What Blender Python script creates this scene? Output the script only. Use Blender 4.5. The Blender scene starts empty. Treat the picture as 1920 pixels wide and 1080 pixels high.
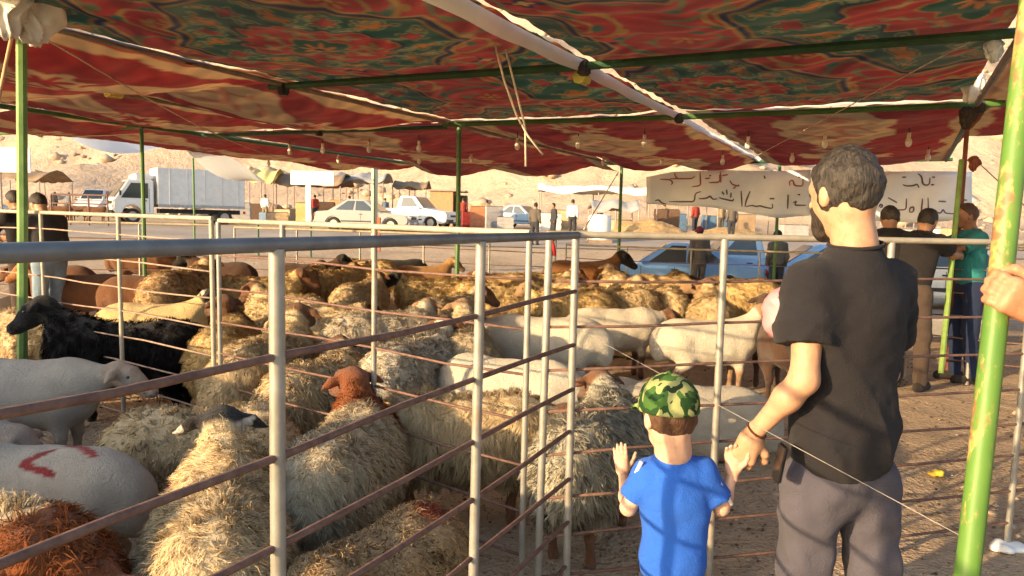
import bpy, bmesh, math, random
import numpy as np
from mathutils import Vector, Matrix
random.seed(7); RNG = np.random.default_rng(11)
R = math.radians
sc = bpy.context.scene
COL = sc.collection

# ------------------------------------------------------------------ camera
F_PX = 1400.0                       # focal length in photograph pixels (1920 wide)
CAM_H = 1.5
PITCH, ROLL = R(5.45), R(1.4)
cam_d = bpy.data.cameras.new('camera'); cam = bpy.data.objects.new('camera', cam_d); COL.objects.link(cam)
cam_d.sensor_width = 36.0; cam_d.lens = F_PX / 1920 * 36.0
cam_d.clip_start = 0.05; cam_d.clip_end = 3000
CM = Matrix.Translation((0, 0, CAM_H)) @ Matrix.Rotation(R(90) - PITCH, 4, 'X') @ Matrix.Rotation(ROLL, 4, 'Z')
cam.matrix_world = CM
sc.camera = cam

# ------------------------------------------------------------------ sky, sun, exposure
SUN_DIR = Vector((.80, .60, 0)).normalized()          # the way the light travels over the ground
SUN_EL = R(12.8)
w = bpy.data.worlds.new('World'); sc.world = w; w.use_nodes = True
nt = w.node_tree; bg = nt.nodes['Background']
sky = nt.nodes.new('ShaderNodeTexSky'); sky.sky_type = 'NISHITA'; sky.sun_disc = False
sky.sun_elevation = SUN_EL; sky.sun_rotation = math.atan2(-SUN_DIR.x, -SUN_DIR.y)
sky.air_density = 1.0; sky.dust_density = 2.0; sky.ozone_density = 1.0
nt.links.new(sky.outputs[0], bg.inputs[0]); bg.inputs[1].default_value = 0.15
sun_d = bpy.data.lights.new('sun', 'SUN'); sun = bpy.data.objects.new('sun', sun_d); COL.objects.link(sun)
sun_d.energy = 3.6; sun_d.angle = R(.6); sun_d.color = (1.0, .71, .39)
sdir = Vector((SUN_DIR.x * math.cos(SUN_EL), SUN_DIR.y * math.cos(SUN_EL), -math.sin(SUN_EL)))
sun.rotation_euler = sdir.to_track_quat('-Z', 'Y').to_euler()
sc.view_settings.view_transform = 'Standard'; sc.view_settings.look = 'None'
sc.view_settings.exposure = 1.42; sc.view_settings.gamma = 1.0; sc.view_settings.use_curve_mapping = False
sc.render.engine = 'CYCLES'
sc.cycles.use_denoising = True
sc.cycles.max_bounces = 8; sc.cycles.diffuse_bounces = 4; sc.cycles.transparent_max_bounces = 8

# ------------------------------------------------------------------ where a thing seen in the photograph stands
def ray(px, py):
    d = CM.to_3x3() @ Vector(((px - 960) / F_PX, (540 - py) / F_PX, -1.0))
    return d
def at(px, py, Y):
    d = ray(px, py); t = Y / d.y
    return Vector((d.x * t, Y, CAM_H + d.z * t))
def atz(px, py, z):
    d = ray(px, py); t = (z - CAM_H) / d.z
    return Vector((d.x * t, d.y * t, z))

# ------------------------------------------------------------------ mesh helpers
def mesh_np(name, V, Fq, smooth=True):
    """V (n,3), Fq (m,k) one face size"""
    V = np.asarray(V, np.float32); Fq = np.asarray(Fq, np.int32)
    me = bpy.data.meshes.new(name); k = Fq.shape[1]
    me.vertices.add(len(V)); me.vertices.foreach_set('co', V.ravel())
    me.loops.add(Fq.size); me.loops.foreach_set('vertex_index', Fq.ravel())
    me.polygons.add(len(Fq)); me.polygons.foreach_set('loop_start', np.arange(len(Fq), dtype=np.int32) * k)
    if smooth: me.polygons.foreach_set('use_smooth', np.ones(len(Fq), bool))
    me.update(calc_edges=True)
    return me
def color_attr(me, name, C):
    C = np.asarray(C, np.float32)
    if C.ndim == 1: C = np.repeat(C[:, None], 3, 1)
    a = me.color_attributes.new(name, 'FLOAT_COLOR', 'POINT')
    a.data.foreach_set('color', np.hstack([C, np.ones((len(C), 1), np.float32)]).astype(np.float32).ravel())
def put(name, me, mat=None, parent=None, loc=None):
    o = bpy.data.objects.new(name, me); COL.objects.link(o)
    if mat and me is not None:
        if len(me.materials) == 0: me.materials.append(mat)
        elif me.materials[0] is not mat:
            o.material_slots[0].link = 'OBJECT'; o.material_slots[0].material = mat
    if parent: o.parent = parent
    if loc is not None: o.location = loc
    return o
def tag(o, label, cat, group=None, kind=None):
    o['label'] = label
    if cat: o['category'] = cat
    if group: o['group'] = group
    if kind: o['kind'] = kind
    return o
def thing(name, label, cat, loc=(0, 0, 0), rz=0, group=None):
    o = bpy.data.objects.new(name, None); COL.objects.link(o)
    o.location = loc; o.rotation_euler = (0, 0, rz); o.empty_display_size = .1
    return tag(o, label, cat, group)
def struct(name, me, mat, label=None):
    o = put(name, me, mat); o['kind'] = 'structure'
    if label: o['label'] = label
    return o
def copy_tree(o, parent=None):
    c = o.copy(); COL.objects.link(c); c.parent = parent
    for ch in list(o.children): copy_tree(ch, c)
    return c

class MB:
    """collects shapes into one mesh"""
    def __init__(s): s.v = []; s.f = []
    def add(s, V, Fs):
        n = len(s.v); s.v += [tuple(p) for p in V]; s.f += [tuple(i + n for i in f) for f in Fs]; return s
    def box(s, c, d, rot=None):
        c = Vector(c); x, y, z = d[0] / 2, d[1] / 2, d[2] / 2
        P = [Vector((a, b, e)) for a in (-x, x) for b in (-y, y) for e in (-z, z)]
        if rot is not None: P = [rot @ p for p in P]
        return s.add([c + p for p in P], [(0, 1, 3, 2), (4, 6, 7, 5), (0, 4, 5, 1), (2, 3, 7, 6), (0, 2, 6, 4), (1, 5, 7, 3)])
    def tube(s, pts, r, n=8, cap=True):
        pts = [Vector(p) for p in pts]; k = len(pts)
        rs = r if isinstance(r, (list, tuple)) else [r] * k
        V = []; up = Vector((0, 0, 1))
        t0 = (pts[1] - pts[0]).normalized()
        if abs(t0.z) > .9: up = Vector((1, 0, 0))
        a = t0.cross(up).normalized()
        for i, p in enumerate(pts):
            t = (pts[min(i + 1, k - 1)] - pts[max(i - 1, 0)]).normalized()
            a = (a - t * a.dot(t)).normalized(); b = t.cross(a)
            V += [p + (a * math.cos(2 * math.pi * j / n) + b * math.sin(2 * math.pi * j / n)) * rs[i] for j in range(n)]
        Fs = [(i * n + j, i * n + (j + 1) % n, (i + 1) * n + (j + 1) % n, (i + 1) * n + j) for i in range(k - 1) for j in range(n)]
        if cap: Fs += [tuple(range(n - 1, -1, -1)), tuple(range((k - 1) * n, k * n))]
        return s.add(V, Fs)
    def prism(s, poly, y0, y1, ax='y', M=None):
        """polygon given as (x,z), extruded along y"""
        n = len(poly)
        V = [Vector((p[0], y0, p[1])) for p in poly] + [Vector((p[0], y1, p[1])) for p in poly]
        if M is not None: V = [M @ v for v in V]
        return s.add(V, [tuple(range(n)), tuple(range(2 * n - 1, n - 1, -1))] + [(i, i + n, (i + 1) % n + n, (i + 1) % n) for i in range(n)])
    def ball(s, c, r, n=8, m=5):
        c = Vector(c); r = Vector(r) if hasattr(r, '__len__') else Vector((r, r, r))
        V = [c + Vector((0, 0, -r.z))]; Fs = []
        for i in range(1, m):
            ph = -math.pi / 2 + math.pi * i / m
            V += [c + Vector((r.x * math.cos(ph) * math.cos(2 * math.pi * j / n), r.y * math.cos(ph) * math.sin(2 * math.pi * j / n), r.z * math.sin(ph))) for j in range(n)]
        V.append(c + Vector((0, 0, r.z))); L = len(V) - 1
        Fs += [(0, 1 + (j + 1) % n, 1 + j) for j in range(n)]
        Fs += [(1 + i * n + j, 1 + i * n + (j + 1) % n, 1 + (i + 1) * n + (j + 1) % n, 1 + (i + 1) * n + j) for i in range(m - 2) for j in range(n)]
        Fs += [(L, 1 + (m - 2) * n + j, 1 + (m - 2) * n + (j + 1) % n) for j in range(n)]
        return s.add(V, Fs)
    def mesh(s, name, smooth=False, bevel=0, fix=True):
        me = bpy.data.meshes.new(name); me.from_pydata(s.v, [], s.f)
        if fix or bevel:
            bm = bmesh.new(); bm.from_mesh(me)
            if bevel:
                es = [e for e in bm.edges if len(e.link_faces) == 2 and e.calc_face_angle(0) > .5]
                bmesh.ops.bevel(bm, geom=es, offset=bevel, segments=2, affect='EDGES', clamp_overlap=True)
            bmesh.ops.recalc_face_normals(bm, faces=bm.faces); bm.to_mesh(me); bm.free()
        if smooth:
            me.polygons.foreach_set('use_smooth', [True] * len(me.polygons))
            if bevel or smooth == 'auto':
                me.set_sharp_from_angle(angle=R(40))
        me.update(); return me
    def put(s, name, mat, parent=None, smooth=False, bevel=0, loc=None):
        return put(name, s.mesh(name, smooth, bevel), mat, parent, loc)

# ------------------------------------------------------------------ signed distance shapes -> one continuous skin
def cap(a, b, ra, rb=None): return ('c', np.array(a, float), np.array(b, float), float(ra), float(ra if rb is None else rb))
def ell(c, r, rot=None): return ('e', np.array(c, float), np.array(r, float), None if rot is None else np.array(rot, float))
def d_prim(p, P):
    if p[0] == 'c':
        _, a, b, ra, rb = p; ab = b - a; L = max(ab @ ab, 1e-9)
        t = np.clip((P - a) @ ab / L, 0, 1)
        return np.linalg.norm(P - a - t[:, None] * ab, axis=1) - (ra + (rb - ra) * t)
    _, c, r, rot = p; q = P - c
    if rot is not None: q = q @ rot           # rot columns: local axes
    k0 = np.linalg.norm(q / r, axis=1); k1 = np.linalg.norm(q / (r * r), axis=1)
    return np.where(k0 < 1e-6, -r.min(), k0 * (k0 - 1) / np.maximum(k1, 1e-9))
def smin(a, b, k):
    h = np.maximum(k - np.abs(a - b), 0) / k
    return np.minimum(a, b) - h * h * k * .25
def sdf(prims, k=.04):
    def fn(P):
        d = None
        for p in prims:
            kk = k
            if len(p) == 2 and isinstance(p[1], (int, float)): kk = p[1]; p = p[0]
            e = d_prim(p, P); d = e if d is None else smin(d, e, kk)
        return d
    return fn
def nets(fn, lo, hi, h):
    lo = np.array(lo, float); hi = np.array(hi, float)
    n = np.ceil((hi - lo) / h).astype(int) + 1; C = 4
    nc = (n + C - 1) // C + 1
    ax = [lo[i] + np.arange(nc[i]) * h * C for i in range(3)]
    G = np.stack(np.meshgrid(*ax, indexing='ij'), -1).reshape(-1, 3)
    Fc = fn(G).reshape(nc)
    ix = [np.minimum((np.arange(n[i]) + C // 2) // C, nc[i] - 1) for i in range(3)]
    Fv = Fc[np.ix_(*ix)].astype(np.float32)
    m = np.abs(Fv) < h * C * 1.5 + .012
    I = np.argwhere(m)
    Fv[m] = fn(lo + I * h)
    ins = Fv < 0
    # cell corners
    cn = n - 1
    cs = np.zeros(cn, np.int8)
    for a in (0, 1):
        for b in (0, 1):
            for c in (0, 1): cs += ins[a:a + cn[0], b:b + cn[1], c:c + cn[2]]
    mask = (cs > 0) & (cs < 8)
    Ic = np.argwhere(mask); acc = np.zeros((len(Ic), 3)); cnt = np.zeros(len(Ic))
    corners = [(a, b, c) for a in (0, 1) for b in (0, 1) for c in (0, 1)]
    for u in corners:
        for v in corners:
            if u < v and sum(abs(np.subtract(u, v))) == 1:
                fa = Fv[tuple((Ic + u).T)]; fb = Fv[tuple((Ic + v).T)]
                x = (fa < 0) != (fb < 0)
                t = np.where(x, fa / np.where(x, fa - fb, 1), 0)
                acc += np.where(x[:, None], np.array(u) + t[:, None] * (np.array(v) - np.array(u)), 0); cnt += x
    V = lo + (Ic + acc / np.maximum(cnt, 1)[:, None]) * h
    idx = -np.ones(cn, np.int64); idx[mask] = np.arange(len(Ic))
    Q = []
    for A in range(3):
        B, D = (A + 1) % 3, (A + 2) % 3
        s0 = [slice(None)] * 3; s1 = [slice(None)] * 3
        s0[A] = slice(0, -1); s1[A] = slice(1, None)
        e = ins[tuple(s0)] != ins[tuple(s1)]
        E = np.argwhere(e)
        ok = (E[:, B] > 0) & (E[:, D] > 0) & (E[:, B] < cn[B]) & (E[:, D] < cn[D])
        E = E[ok]
        if not len(E): continue
        eb = np.zeros(3, int); eb[B] = 1; ed = np.zeros(3, int); ed[D] = 1
        q = np.stack([idx[tuple((E - eb - ed).T)], idx[tuple((E - ed).T)], idx[tuple(E.T)], idx[tuple((E - eb).T)]], 1)
        fl = ~ins[tuple(E.T)]
        q[fl] = q[fl][:, ::-1]
        Q.append(q)
    Q = np.concatenate(Q); Q = Q[(Q >= 0).all(1)]
    return V, Q
def bounds(prims, pad=.05):
    lo = np.full(3, 9e9); hi = -lo
    for p in prims:
        if len(p) == 2: p = p[0]
        if p[0] == 'c':
            for c, r in ((p[1], p[3]), (p[2], p[4])): lo = np.minimum(lo, c - r); hi = np.maximum(hi, c + r)
        else:
            r = p[2] if p[3] is None else np.full(3, p[2].max()); lo = np.minimum(lo, p[1] - r); hi = np.maximum(hi, p[1] + r)
    return lo - pad, hi + pad
def wav(P, f, s=0.):
    """cheap smooth noise"""
    x, y, z = P[:, 0] * f, P[:, 1] * f, P[:, 2] * f
    return (np.sin(x + 1.7 * np.sin(y * .8 + s) + s) + np.sin(y * 1.1 + 1.6 * np.sin(z * .9 + 2 * s) + 1.3) + np.sin(z * 1.05 + 1.5 * np.sin(x * .85 + s * 3) + 2.1)) / 3
def smooth01(x, a, b):
    t = np.clip((x - a) / (b - a), 0, 1); return t * t * (3 - 2 * t)

# ------------------------------------------------------------------ materials
MATS = {}
class N:
    def __init__(s, name):
        s.m = bpy.data.materials.new(name); s.m.use_nodes = True; s.t = s.m.node_tree
        s.b = s.t.nodes['Principled BSDF']; s.out = s.t.nodes['Material Output']
    def n(s, t, **k):
        x = s.t.nodes.new(t)
        for a, b in k.items(): setattr(x, a, b)
        return x
    def l(s, a, b): s.t.links.new(a, b)
    def coord(s, kind='Object', scale=None):
        c = s.n('ShaderNodeTexCoord').outputs[kind]
        if scale:
            m = s.n('ShaderNodeMapping'); m.inputs['Scale'].default_value = scale; s.l(c, m.inputs[0]); return m.outputs[0]
        return c
    def noise(s, sc_, det=4, rough=.6, vec=None, dist=0):
        x = s.n('ShaderNodeTexNoise'); x.inputs['Scale'].default_value = sc_; x.inputs['Detail'].default_value = det
        x.inputs['Roughness'].default_value = rough; x.inputs['Distortion'].default_value = dist
        s.l(vec if vec is not None else s.coord(), x.inputs['Vector']); return x.outputs[0]
    def ramp(s, fac, stops, interp='LINEAR'):
        r = s.n('ShaderNodeValToRGB'); r.color_ramp.interpolation = interp; e = r.color_ramp.elements
        while len(e) < len(stops): e.new(.5)
        for x, (p, c) in zip(e, stops): x.position = p; x.color = (*c, 1) if len(c) == 3 else c
        s.l(fac, r.inputs[0]); return r.outputs[0]
    def mix(s, fac, a, b, mode='MIX'):
        x = s.n('ShaderNodeMix', data_type='RGBA', blend_type=mode)
        for i, v in ((0, fac), (6, a), (7, b)):
            if isinstance(v, (int, float)): x.inputs[i].default_value = v
            elif isinstance(v, tuple): x.inputs[i].default_value = (*v, 1)
            else: s.l(v, x.inputs[i])
        return x.outputs[2]
    def attr(s, name): return s.n('ShaderNodeAttribute', attribute_name=name).outputs['Color']
    def bump(s, h, strength=.3, dist=.01):
        b = s.n('ShaderNodeBump'); b.inputs['Strength'].default_value = strength; b.inputs['Distance'].default_value = dist
        s.l(h, b.inputs['Height']); s.l(b.outputs[0], s.b.inputs['Normal'])
    def base(s, c):
        if isinstance(c, tuple): s.b.inputs['Base Color'].default_value = (*c, 1)
        else: s.l(c, s.b.inputs['Base Color'])
    def set(s, rough=.7, metal=0., spec=.3, **k):
        s.b.inputs['Roughness'].default_value = rough; s.b.inputs['Metallic'].default_value = metal
        s.b.inputs['Specular IOR Level'].default_value = spec
        for a, v in k.items(): s.b.inputs[a].default_value = v
def mk(name, c, rough=.7, metal=0., var=.25, scale=8., c2=None, bump=.15, bscale=None, spec=.3, dist=.01):
    """plain procedural surface: colour with uneven tone, fine relief"""
    if name in MATS: return MATS[name]
    x = N(name)
    lo = tuple(v * (1 - var) for v in c); hi = c2 or tuple(min(1, v * (1 + var)) for v in c)
    n = x.noise(scale, 5, .65)
    x.base(x.ramp(n, [(.3, lo), (.7, hi)])); x.set(rough, metal, spec)
    if bump: x.bump(x.noise(bscale or scale * 6, 3), bump, dist)
    MATS[name] = x.m; return x.m
# ================================================================== ground, hill
def terrain(x, y):
    x = np.asarray(x, float); y = np.asarray(y, float)
    z = -.42 * np.exp(-(((x - 5.5) / 6.5) ** 2 + ((y - 19) / 5.0) ** 2))
    z = z + .8 * smooth01(y, 21, 40) * (1 - .5 * smooth01(x, 10, 40))
    hy = y - 56 + .10 * x + 5 * np.sin(x * .045 + 1) + 3 * np.sin(x * .11)
    h = np.where(hy > 0, hy * .40 * smooth01(hy, -4, 30) + hy * hy * .0004, 0)
    rough = smooth01(hy, 0, 25)
    z = z + h + rough * (1.6 * np.sin(x * .16 + y * .08) * np.sin(y * .13 - x * .05) + .8 * np.sin(x * .41 + 2 * np.sin(y * .2)) + .6 * np.sin(y * .55 + 1.5 * np.sin(x * .3)))
    return z
def tz(x, y): return float(terrain(x, y))
def grid(xs, ys):
    X, Y = np.meshgrid(xs, ys, indexing='ij'); nx, ny = X.shape
    i = np.arange(nx * ny).reshape(nx, ny)
    Q = np.stack([i[:-1, :-1], i[1:, :-1], i[1:, 1:], i[:-1, 1:]], -1).reshape(-1, 4)
    return X, Y, Q
m = N('dusty_ground'); co = m.coord()
n1 = m.noise(.35, 6, .6, co); n2 = m.noise(6, 5, .7, co); n3 = m.noise(38, 3, .6, co)
c = m.ramp(n1, [(.3, (.40, .295, .195)), (.7, (.56, .42, .285))])
c = m.mix(m.ramp(n2, [(.45, (0, 0, 0)), (.7, (.55, .55, .55))]), c, (.27, .195, .13))
c = m.mix(m.ramp(n3, [(.60, (0, 0, 0)), (.68, (.8, .8, .8))]), c, (.09, .062, .04))
m.base(c); m.set(.95, 0, .1)
add = m.n('ShaderNodeMath', operation='MULTIPLY_ADD'); add.inputs[1].default_value = .5
m.l(n3, add.inputs[0]); m.l(n2, add.inputs[2]); m.bump(add.outputs[0], 1.0, .06)
M_ground = m.m
xs = np.concatenate([np.linspace(-220, -30, 50), np.linspace(-29.4, 29.4, 140), np.linspace(30, 220, 50)])
ys = np.concatenate([np.linspace(-30, -4, 14), np.linspace(-3.7, 24, 110), np.linspace(24.5, 62, 60)])
X, Y, Q = grid(xs, ys); Z = terrain(X, Y)
near = (np.hypot(X, Y) < 26)
Z = Z + near * (.02 * np.sin(X * 3.1 + 2 * np.sin(Y * 2.3)) * np.sin(Y * 2.7) + .012 * np.sin(X * 9 + Y * 4))
struct('ground', mesh_np('ground', np.stack([X, Y, Z], -1).reshape(-1, 3), Q), M_ground)

m = N('hazed_hillside'); co = m.coord()
n1 = m.noise(.06, 8, .62, co); n2 = m.noise(.35, 8, .72, co, .6); n3 = m.noise(1.6, 5, .7, co)
c = m.ramp(n1, [(.32, (.40, .30, .22)), (.5, (.47, .36, .265)), (.7, (.53, .415, .31))])  # hillside tones paled and flattened to stand in for haze
c = m.mix(m.ramp(n2, [(.50, (0, 0, 0)), (.62, (.75, .75, .75))]), c, (.34, .255, .19))
c = m.mix(m.ramp(n3, [(.58, (0, 0, 0)), (.70, (.7, .7, .7))]), c, (.58, .46, .33))
m.base(c); m.set(.95, 0, .1)
add = m.n('ShaderNodeMath', operation='MULTIPLY_ADD'); add.inputs[1].default_value = .35
m.l(n3, add.inputs[0]); m.l(n2, add.inputs[2]); m.bump(add.outputs[0], .6, .9)
M_hill = m.m
xs = np.linspace(-420, 420, 300); ys = 54 + (np.linspace(0, 1, 190) ** 1.6) * 420
X, Y, Q = grid(xs, ys); Z = terrain(X, Y)
Z = Z + smooth01(Y, 58, 75) * (.5 * wav(np.stack([X, Y, 0 * X], -1).reshape(-1, 3), .9).reshape(X.shape) + 1.2 * wav(np.stack([X, Y, 0 * X], -1).reshape(-1, 3), .33, 2.).reshape(X.shape)) + .02 - .3 * (Y < 56)
struct('hill', mesh_np('hill', np.stack([X, Y, Z], -1).reshape(-1, 3), Q), M_hill)

# the asphalt road that crosses behind the pens
m = N('worn_asphalt'); co = m.coord()
n1 = m.noise(.5, 6, .6, co); n2 = m.noise(30, 3, .6, co)
c = m.ramp(n1, [(.3, (.24, .20, .165)), (.7, (.40, .33, .265))])
m.base(m.mix(m.ramp(n2, [(.5, (0, 0, 0)), (.7, (.5, .5, .5))]), c, (.34, .27, .2))); m.set(.85, 0, .25); m.bump(n2, .4, .01)
M_road = m.m
xs = np.linspace(-90, 90, 120); ys = np.linspace(0, 7, 8)
X, T, Q = grid(xs, ys); Y = 29 + T + .03 * X
struct('road', mesh_np('road', np.stack([X, Y, terrain(X, Y) + .035], -1).reshape(-1, 3), Q), M_road)

# loose stones and dung on the ground: nobody could count it
def scatter_stones(name, n, x0, x1, y0, y1, s0, s1, mat, label, onhill=False):
    V = []; Fc = []
    base = np.array([(1, 0, 0), (-1, 0, 0), (0, 1, 0), (0, -1, 0), (0, 0, 1), (0, 0, -1)], float)
    fc = np.array([(0, 2, 4), (2, 1, 4), (1, 3, 4), (3, 0, 4), (2, 0, 5), (1, 2, 5), (3, 1, 5), (0, 3, 5)])
    x = RNG.uniform(x0, x1, n); y = y0 + (y1 - y0) * RNG.random(n) ** 1.3
    s = s0 + (s1 - s0) * RNG.random(n) ** 2.5
    zz = terrain(x, y)
    sh = base[None] * (s[:, None, None] * RNG.uniform(.6, 1.3, (n, 6, 1))) * np.array([1, 1, .6])
    V = sh + np.stack([x, y, zz + s * .2], -1)[:, None, :]
    Fc = (fc[None] + (np.arange(n) * 6)[:, None, None]).reshape(-1, 3)
    o = put(name, mesh_np(name, V.reshape(-1, 3), Fc, False), mat); tag(o, label, None, None, 'stuff'); return o
M_stone = mk('pale_stone', (.36, .28, .2), .9, 0, .4, 2.)
M_dung = mk('dry_dung', (.075, .055, .038), .95, 0, .4, 20.)
scatter_stones('dung_pellets', 9000, -6, 7, 1.2, 14, .006, .017, M_dung, 'dark dung pellets scattered over the sandy ground of the pens')
scatter_stones('loose_stones', 2600, -8, 8, 1.5, 24, .008, .045, M_stone, 'pale loose stones lying about the trodden ground')
scatter_stones('hillside_rocks', 5000, -110, 110, 58, 190, .15, 1.1, mk('hill_rock', (.42, .32, .23), .95, 0, .35, .8), 'pale boulders strewn over the rocky hillside')
# ================================================================== the tent
AL = math.atan2(690, 1400)
def uw(u, w_, z=0.): return Vector((u * math.sin(AL) + w_ * math.cos(AL), u * math.cos(AL) - w_ * math.sin(AL), z))
ZC = 2.70
def sn(s, t, f, ph): return np.sin(s * f + 1.9 * np.sin(t * f * .7 + ph) + ph) * np.cos(t * f * .93 + 1.7 * np.sin(s * f * .8 + 2 * ph))
RED = np.array((.27, .036, .028)); DKG = np.array((.030, .070, .042)); OLV = np.array((.12, .115, .05)); GLD = np.array((.34, .17, .05))
NVY = np.array((.022, .030, .042)); ORG = np.array((.36, .125, .035)); TAN = np.array((.45, .25, .10)); DRD = np.array((.23, .024, .02))
def blend(C, mask, col): return C * (1 - mask[..., None]) + col * mask[..., None]
def band(d, a, b, e=.012): return smooth01(d, a - e, a + e) * (1 - smooth01(d, b - e, b + e))
def petal(a, b, r0, n, ph=0.): return np.hypot(a, b) - r0 * (.72 + .28 * np.cos(n * np.arctan2(b, a) + ph))
def fill(C, d, col, e=.009): return blend(C, 1 - smooth01(d, -e, e), col)
def arabesque(s, t):
    """printed cloth: scrolled vines and rosettes on red, with cusped cartouches"""
    C = np.tile(RED, s.shape + (1,)) * (1 + .06 * sn(s, t, 9, .3))[..., None]
    for per, off, rr, col in ((.92, .0, .36, OLV), (.92, .46, .27, GLD * .8)):
        i = np.floor((s + off) / per); j = np.floor((t + off) / per); sg = np.where((i + j) % 2 == 0, 1., -1.)
        a = ((s + off) / per - i - .5) * per * sg; b = ((t + off) / per - j - .5) * per
        r = np.hypot(a, b); th = np.arctan2(b, a)
        for k in (0, 1):
            q = ((th + k * np.pi + np.pi) % (2 * np.pi)) / (2 * np.pi); rs = rr * (.25 + .95 * q)
            C = blend(C, (1 - smooth01(np.abs(r - rs), .010, .019)) * smooth01(q, .03, .1), col)
            for aa in (1.2, 2.6, 4.1, 5.3):
                rl = rr * (.25 + .95 * aa / 6.283); ang = aa - np.pi - k * np.pi; ca, sa = np.cos(ang), np.sin(ang)
                u_ = (a - ca * rl) * ca + (b - sa * rl) * sa; v_ = -(a - ca * rl) * sa + (b - sa * rl) * ca
                C = fill(C, np.hypot((u_ - .03) / 1.0, (v_ - .035) / 1.9) - .026, DKG * 1.3 if k else col)
        C = fill(C, petal(a, b, .085, 6), ORG); C = fill(C, petal(a, b, .05, 6, np.pi), RED * .7); C = fill(C, np.hypot(a, b) - .02, GLD)
    i = np.floor(s / .92); j = np.floor((t + .46) / .92); a = (s / .92 - i - .5) * .92; b = ((t + .46) / .92 - j - .5) * .92
    C = fill(C, petal(a, b, .10, 4, .5), NVY); C = fill(C, petal(a, b, .05, 4, .5), GLD)
    PS, PT = 3.0, 2.6
    for k, (os, ot, R0, sx) in enumerate(((0, 0, .86, .74), (PS / 2, PT / 2, .68, .9))):
        a = (s + os) / PS; b = (t + ot) / PT
        a = (a - np.round(a)) * PS; b = (b - np.round(b)) * PT
        th = np.arctan2(b, a * sx); r = np.hypot(a * sx, b)
        Rb = R0 * (.86 + .20 * np.abs(np.cos(2 * th)) ** 1.5 + .10 * np.abs(np.sin(6 * th)) - .05 * np.abs(np.sin(12 * th)))
        d = r - Rb
        C = fill(C, d - .055, GLD * .8); C = fill(C, d - .03, NVY); C = fill(C, d + .005, GLD * .55); C = fill(C, d + .025, DKG)
        ins = smooth01(-d, .03, .05)
        for n_, rad, sz, col, pn, ph in ((8, .78, .085, ORG * .85, 5, 0), (8, .78, .07, RED, 6, .5), (16, .90, .035, GLD * .8, 4, .25), (12, .64, .045, OLV * 1.5, 3, .5)):
            w_ = 2 * np.pi / n_; tl = ((th + ph * w_) % w_) - w_ / 2; rc = Rb * rad
            aa = r * np.cos(tl) - rc; bb = r * np.sin(tl); dd = petal(aa, bb, sz * R0 / .8, pn)
            C = blend(C, ins * (1 - smooth01(dd, -.009, .009)), col); C = blend(C, ins * (1 - smooth01(np.abs(dd - .022), .004, .010)), OLV * 1.3)
        d2 = r - Rb * .54 * (1 + .06 * np.cos(16 * th))
        C = fill(C, d2 - .04, NVY); C = fill(C, d2 - .018, GLD * .7); C = fill(C, d2, RED * .95)
        w_ = 2 * np.pi / 8; tl = (th % w_) - w_ / 2; aa = r * np.cos(tl) - Rb * .36; bb = r * np.sin(tl)
        C = fill(C, petal(aa, bb, .075, 5), OLV * 1.2); C = fill(C, petal(aa, bb, .04, 5), ORG)
        d3 = r - Rb * .21 * (1 + .15 * np.cos(8 * th)); C = fill(C, d3 - .02, GLD * .7); C = fill(C, d3, DKG); C = fill(C, petal(a * sx, b, .10, 8), ORG); C = fill(C, r - .03, NVY)
    return C
def scallop(s, t, W, ph):
    C = np.tile(DRD, s.shape + (1,)) * (1 + .08 * sn(s, t, 7, .2))[..., None]
    a = (s / 3.1 + ph); a = (a - np.round(a)) * 3.1; b = t - W / 2
    d = np.hypot(a * .62, b * 1.15) - .72 * (1 + .10 * np.cos(6 * np.arctan2(b, a)))
    C = blend(C, 1 - smooth01(d, -.01, .015), TAN)
    C = blend(C, (1 - smooth01(d, -.25, -.2)) * .55 * (1 - smooth01(np.abs(sn(s, t, 6.5, ph)), .2, .4)), DRD * 1.3)
    a2 = (s / 3.1 + ph + .5); a2 = (a2 - np.round(a2)) * 3.1
    d = np.hypot(a2, b) - .33 * (1 + .22 * np.cos(8 * np.arctan2(b, a2)))
    C = blend(C, 1 - smooth01(d, -.01, .015), TAN * .9); C = blend(C, 1 - smooth01(d, -.16, -.13), DRD * 1.2)
    for e in (t, W - t):
        wv = .16 + .13 * np.abs(np.sin(s * 2.02 + ph * 3))
        C = blend(C, 1 - smooth01(e - wv, -.01, .015), TAN * .95)
        C = blend(C, band(e, .05, .09), DRD)
    return C
m = N('printed_tent_cloth'); co = m.coord()
wv = m.n('ShaderNodeTexNoise'); wv.inputs['Scale'].default_value = 320; m.l(co, wv.inputs[0])
dirt = m.noise(1.3, 6, .6, co)
c = m.mix(m.ramp(dirt, [(.35, (.0, .0, .0)), (.75, (.45, .45, .45))]), m.attr('print'), (.16, .10, .065))
c = m.mix(.35, c, wv.outputs[0], 'MULTIPLY')
m.base(c); m.set(.9, 0, .12); m.bump(m.noise(7, 4, .6, co), .35, .03)
tr = m.n('ShaderNodeBsdfTranslucent'); m.l(c, tr.inputs[0]); mx = m.n('ShaderNodeMixShader'); mx.inputs[0].default_value = .45
m.l(m.b.outputs[0], mx.inputs[1]); m.l(tr.outputs[0], mx.inputs[2]); m.l(mx.outputs[0], m.out.inputs[0])
M_cloth = m.m
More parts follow.
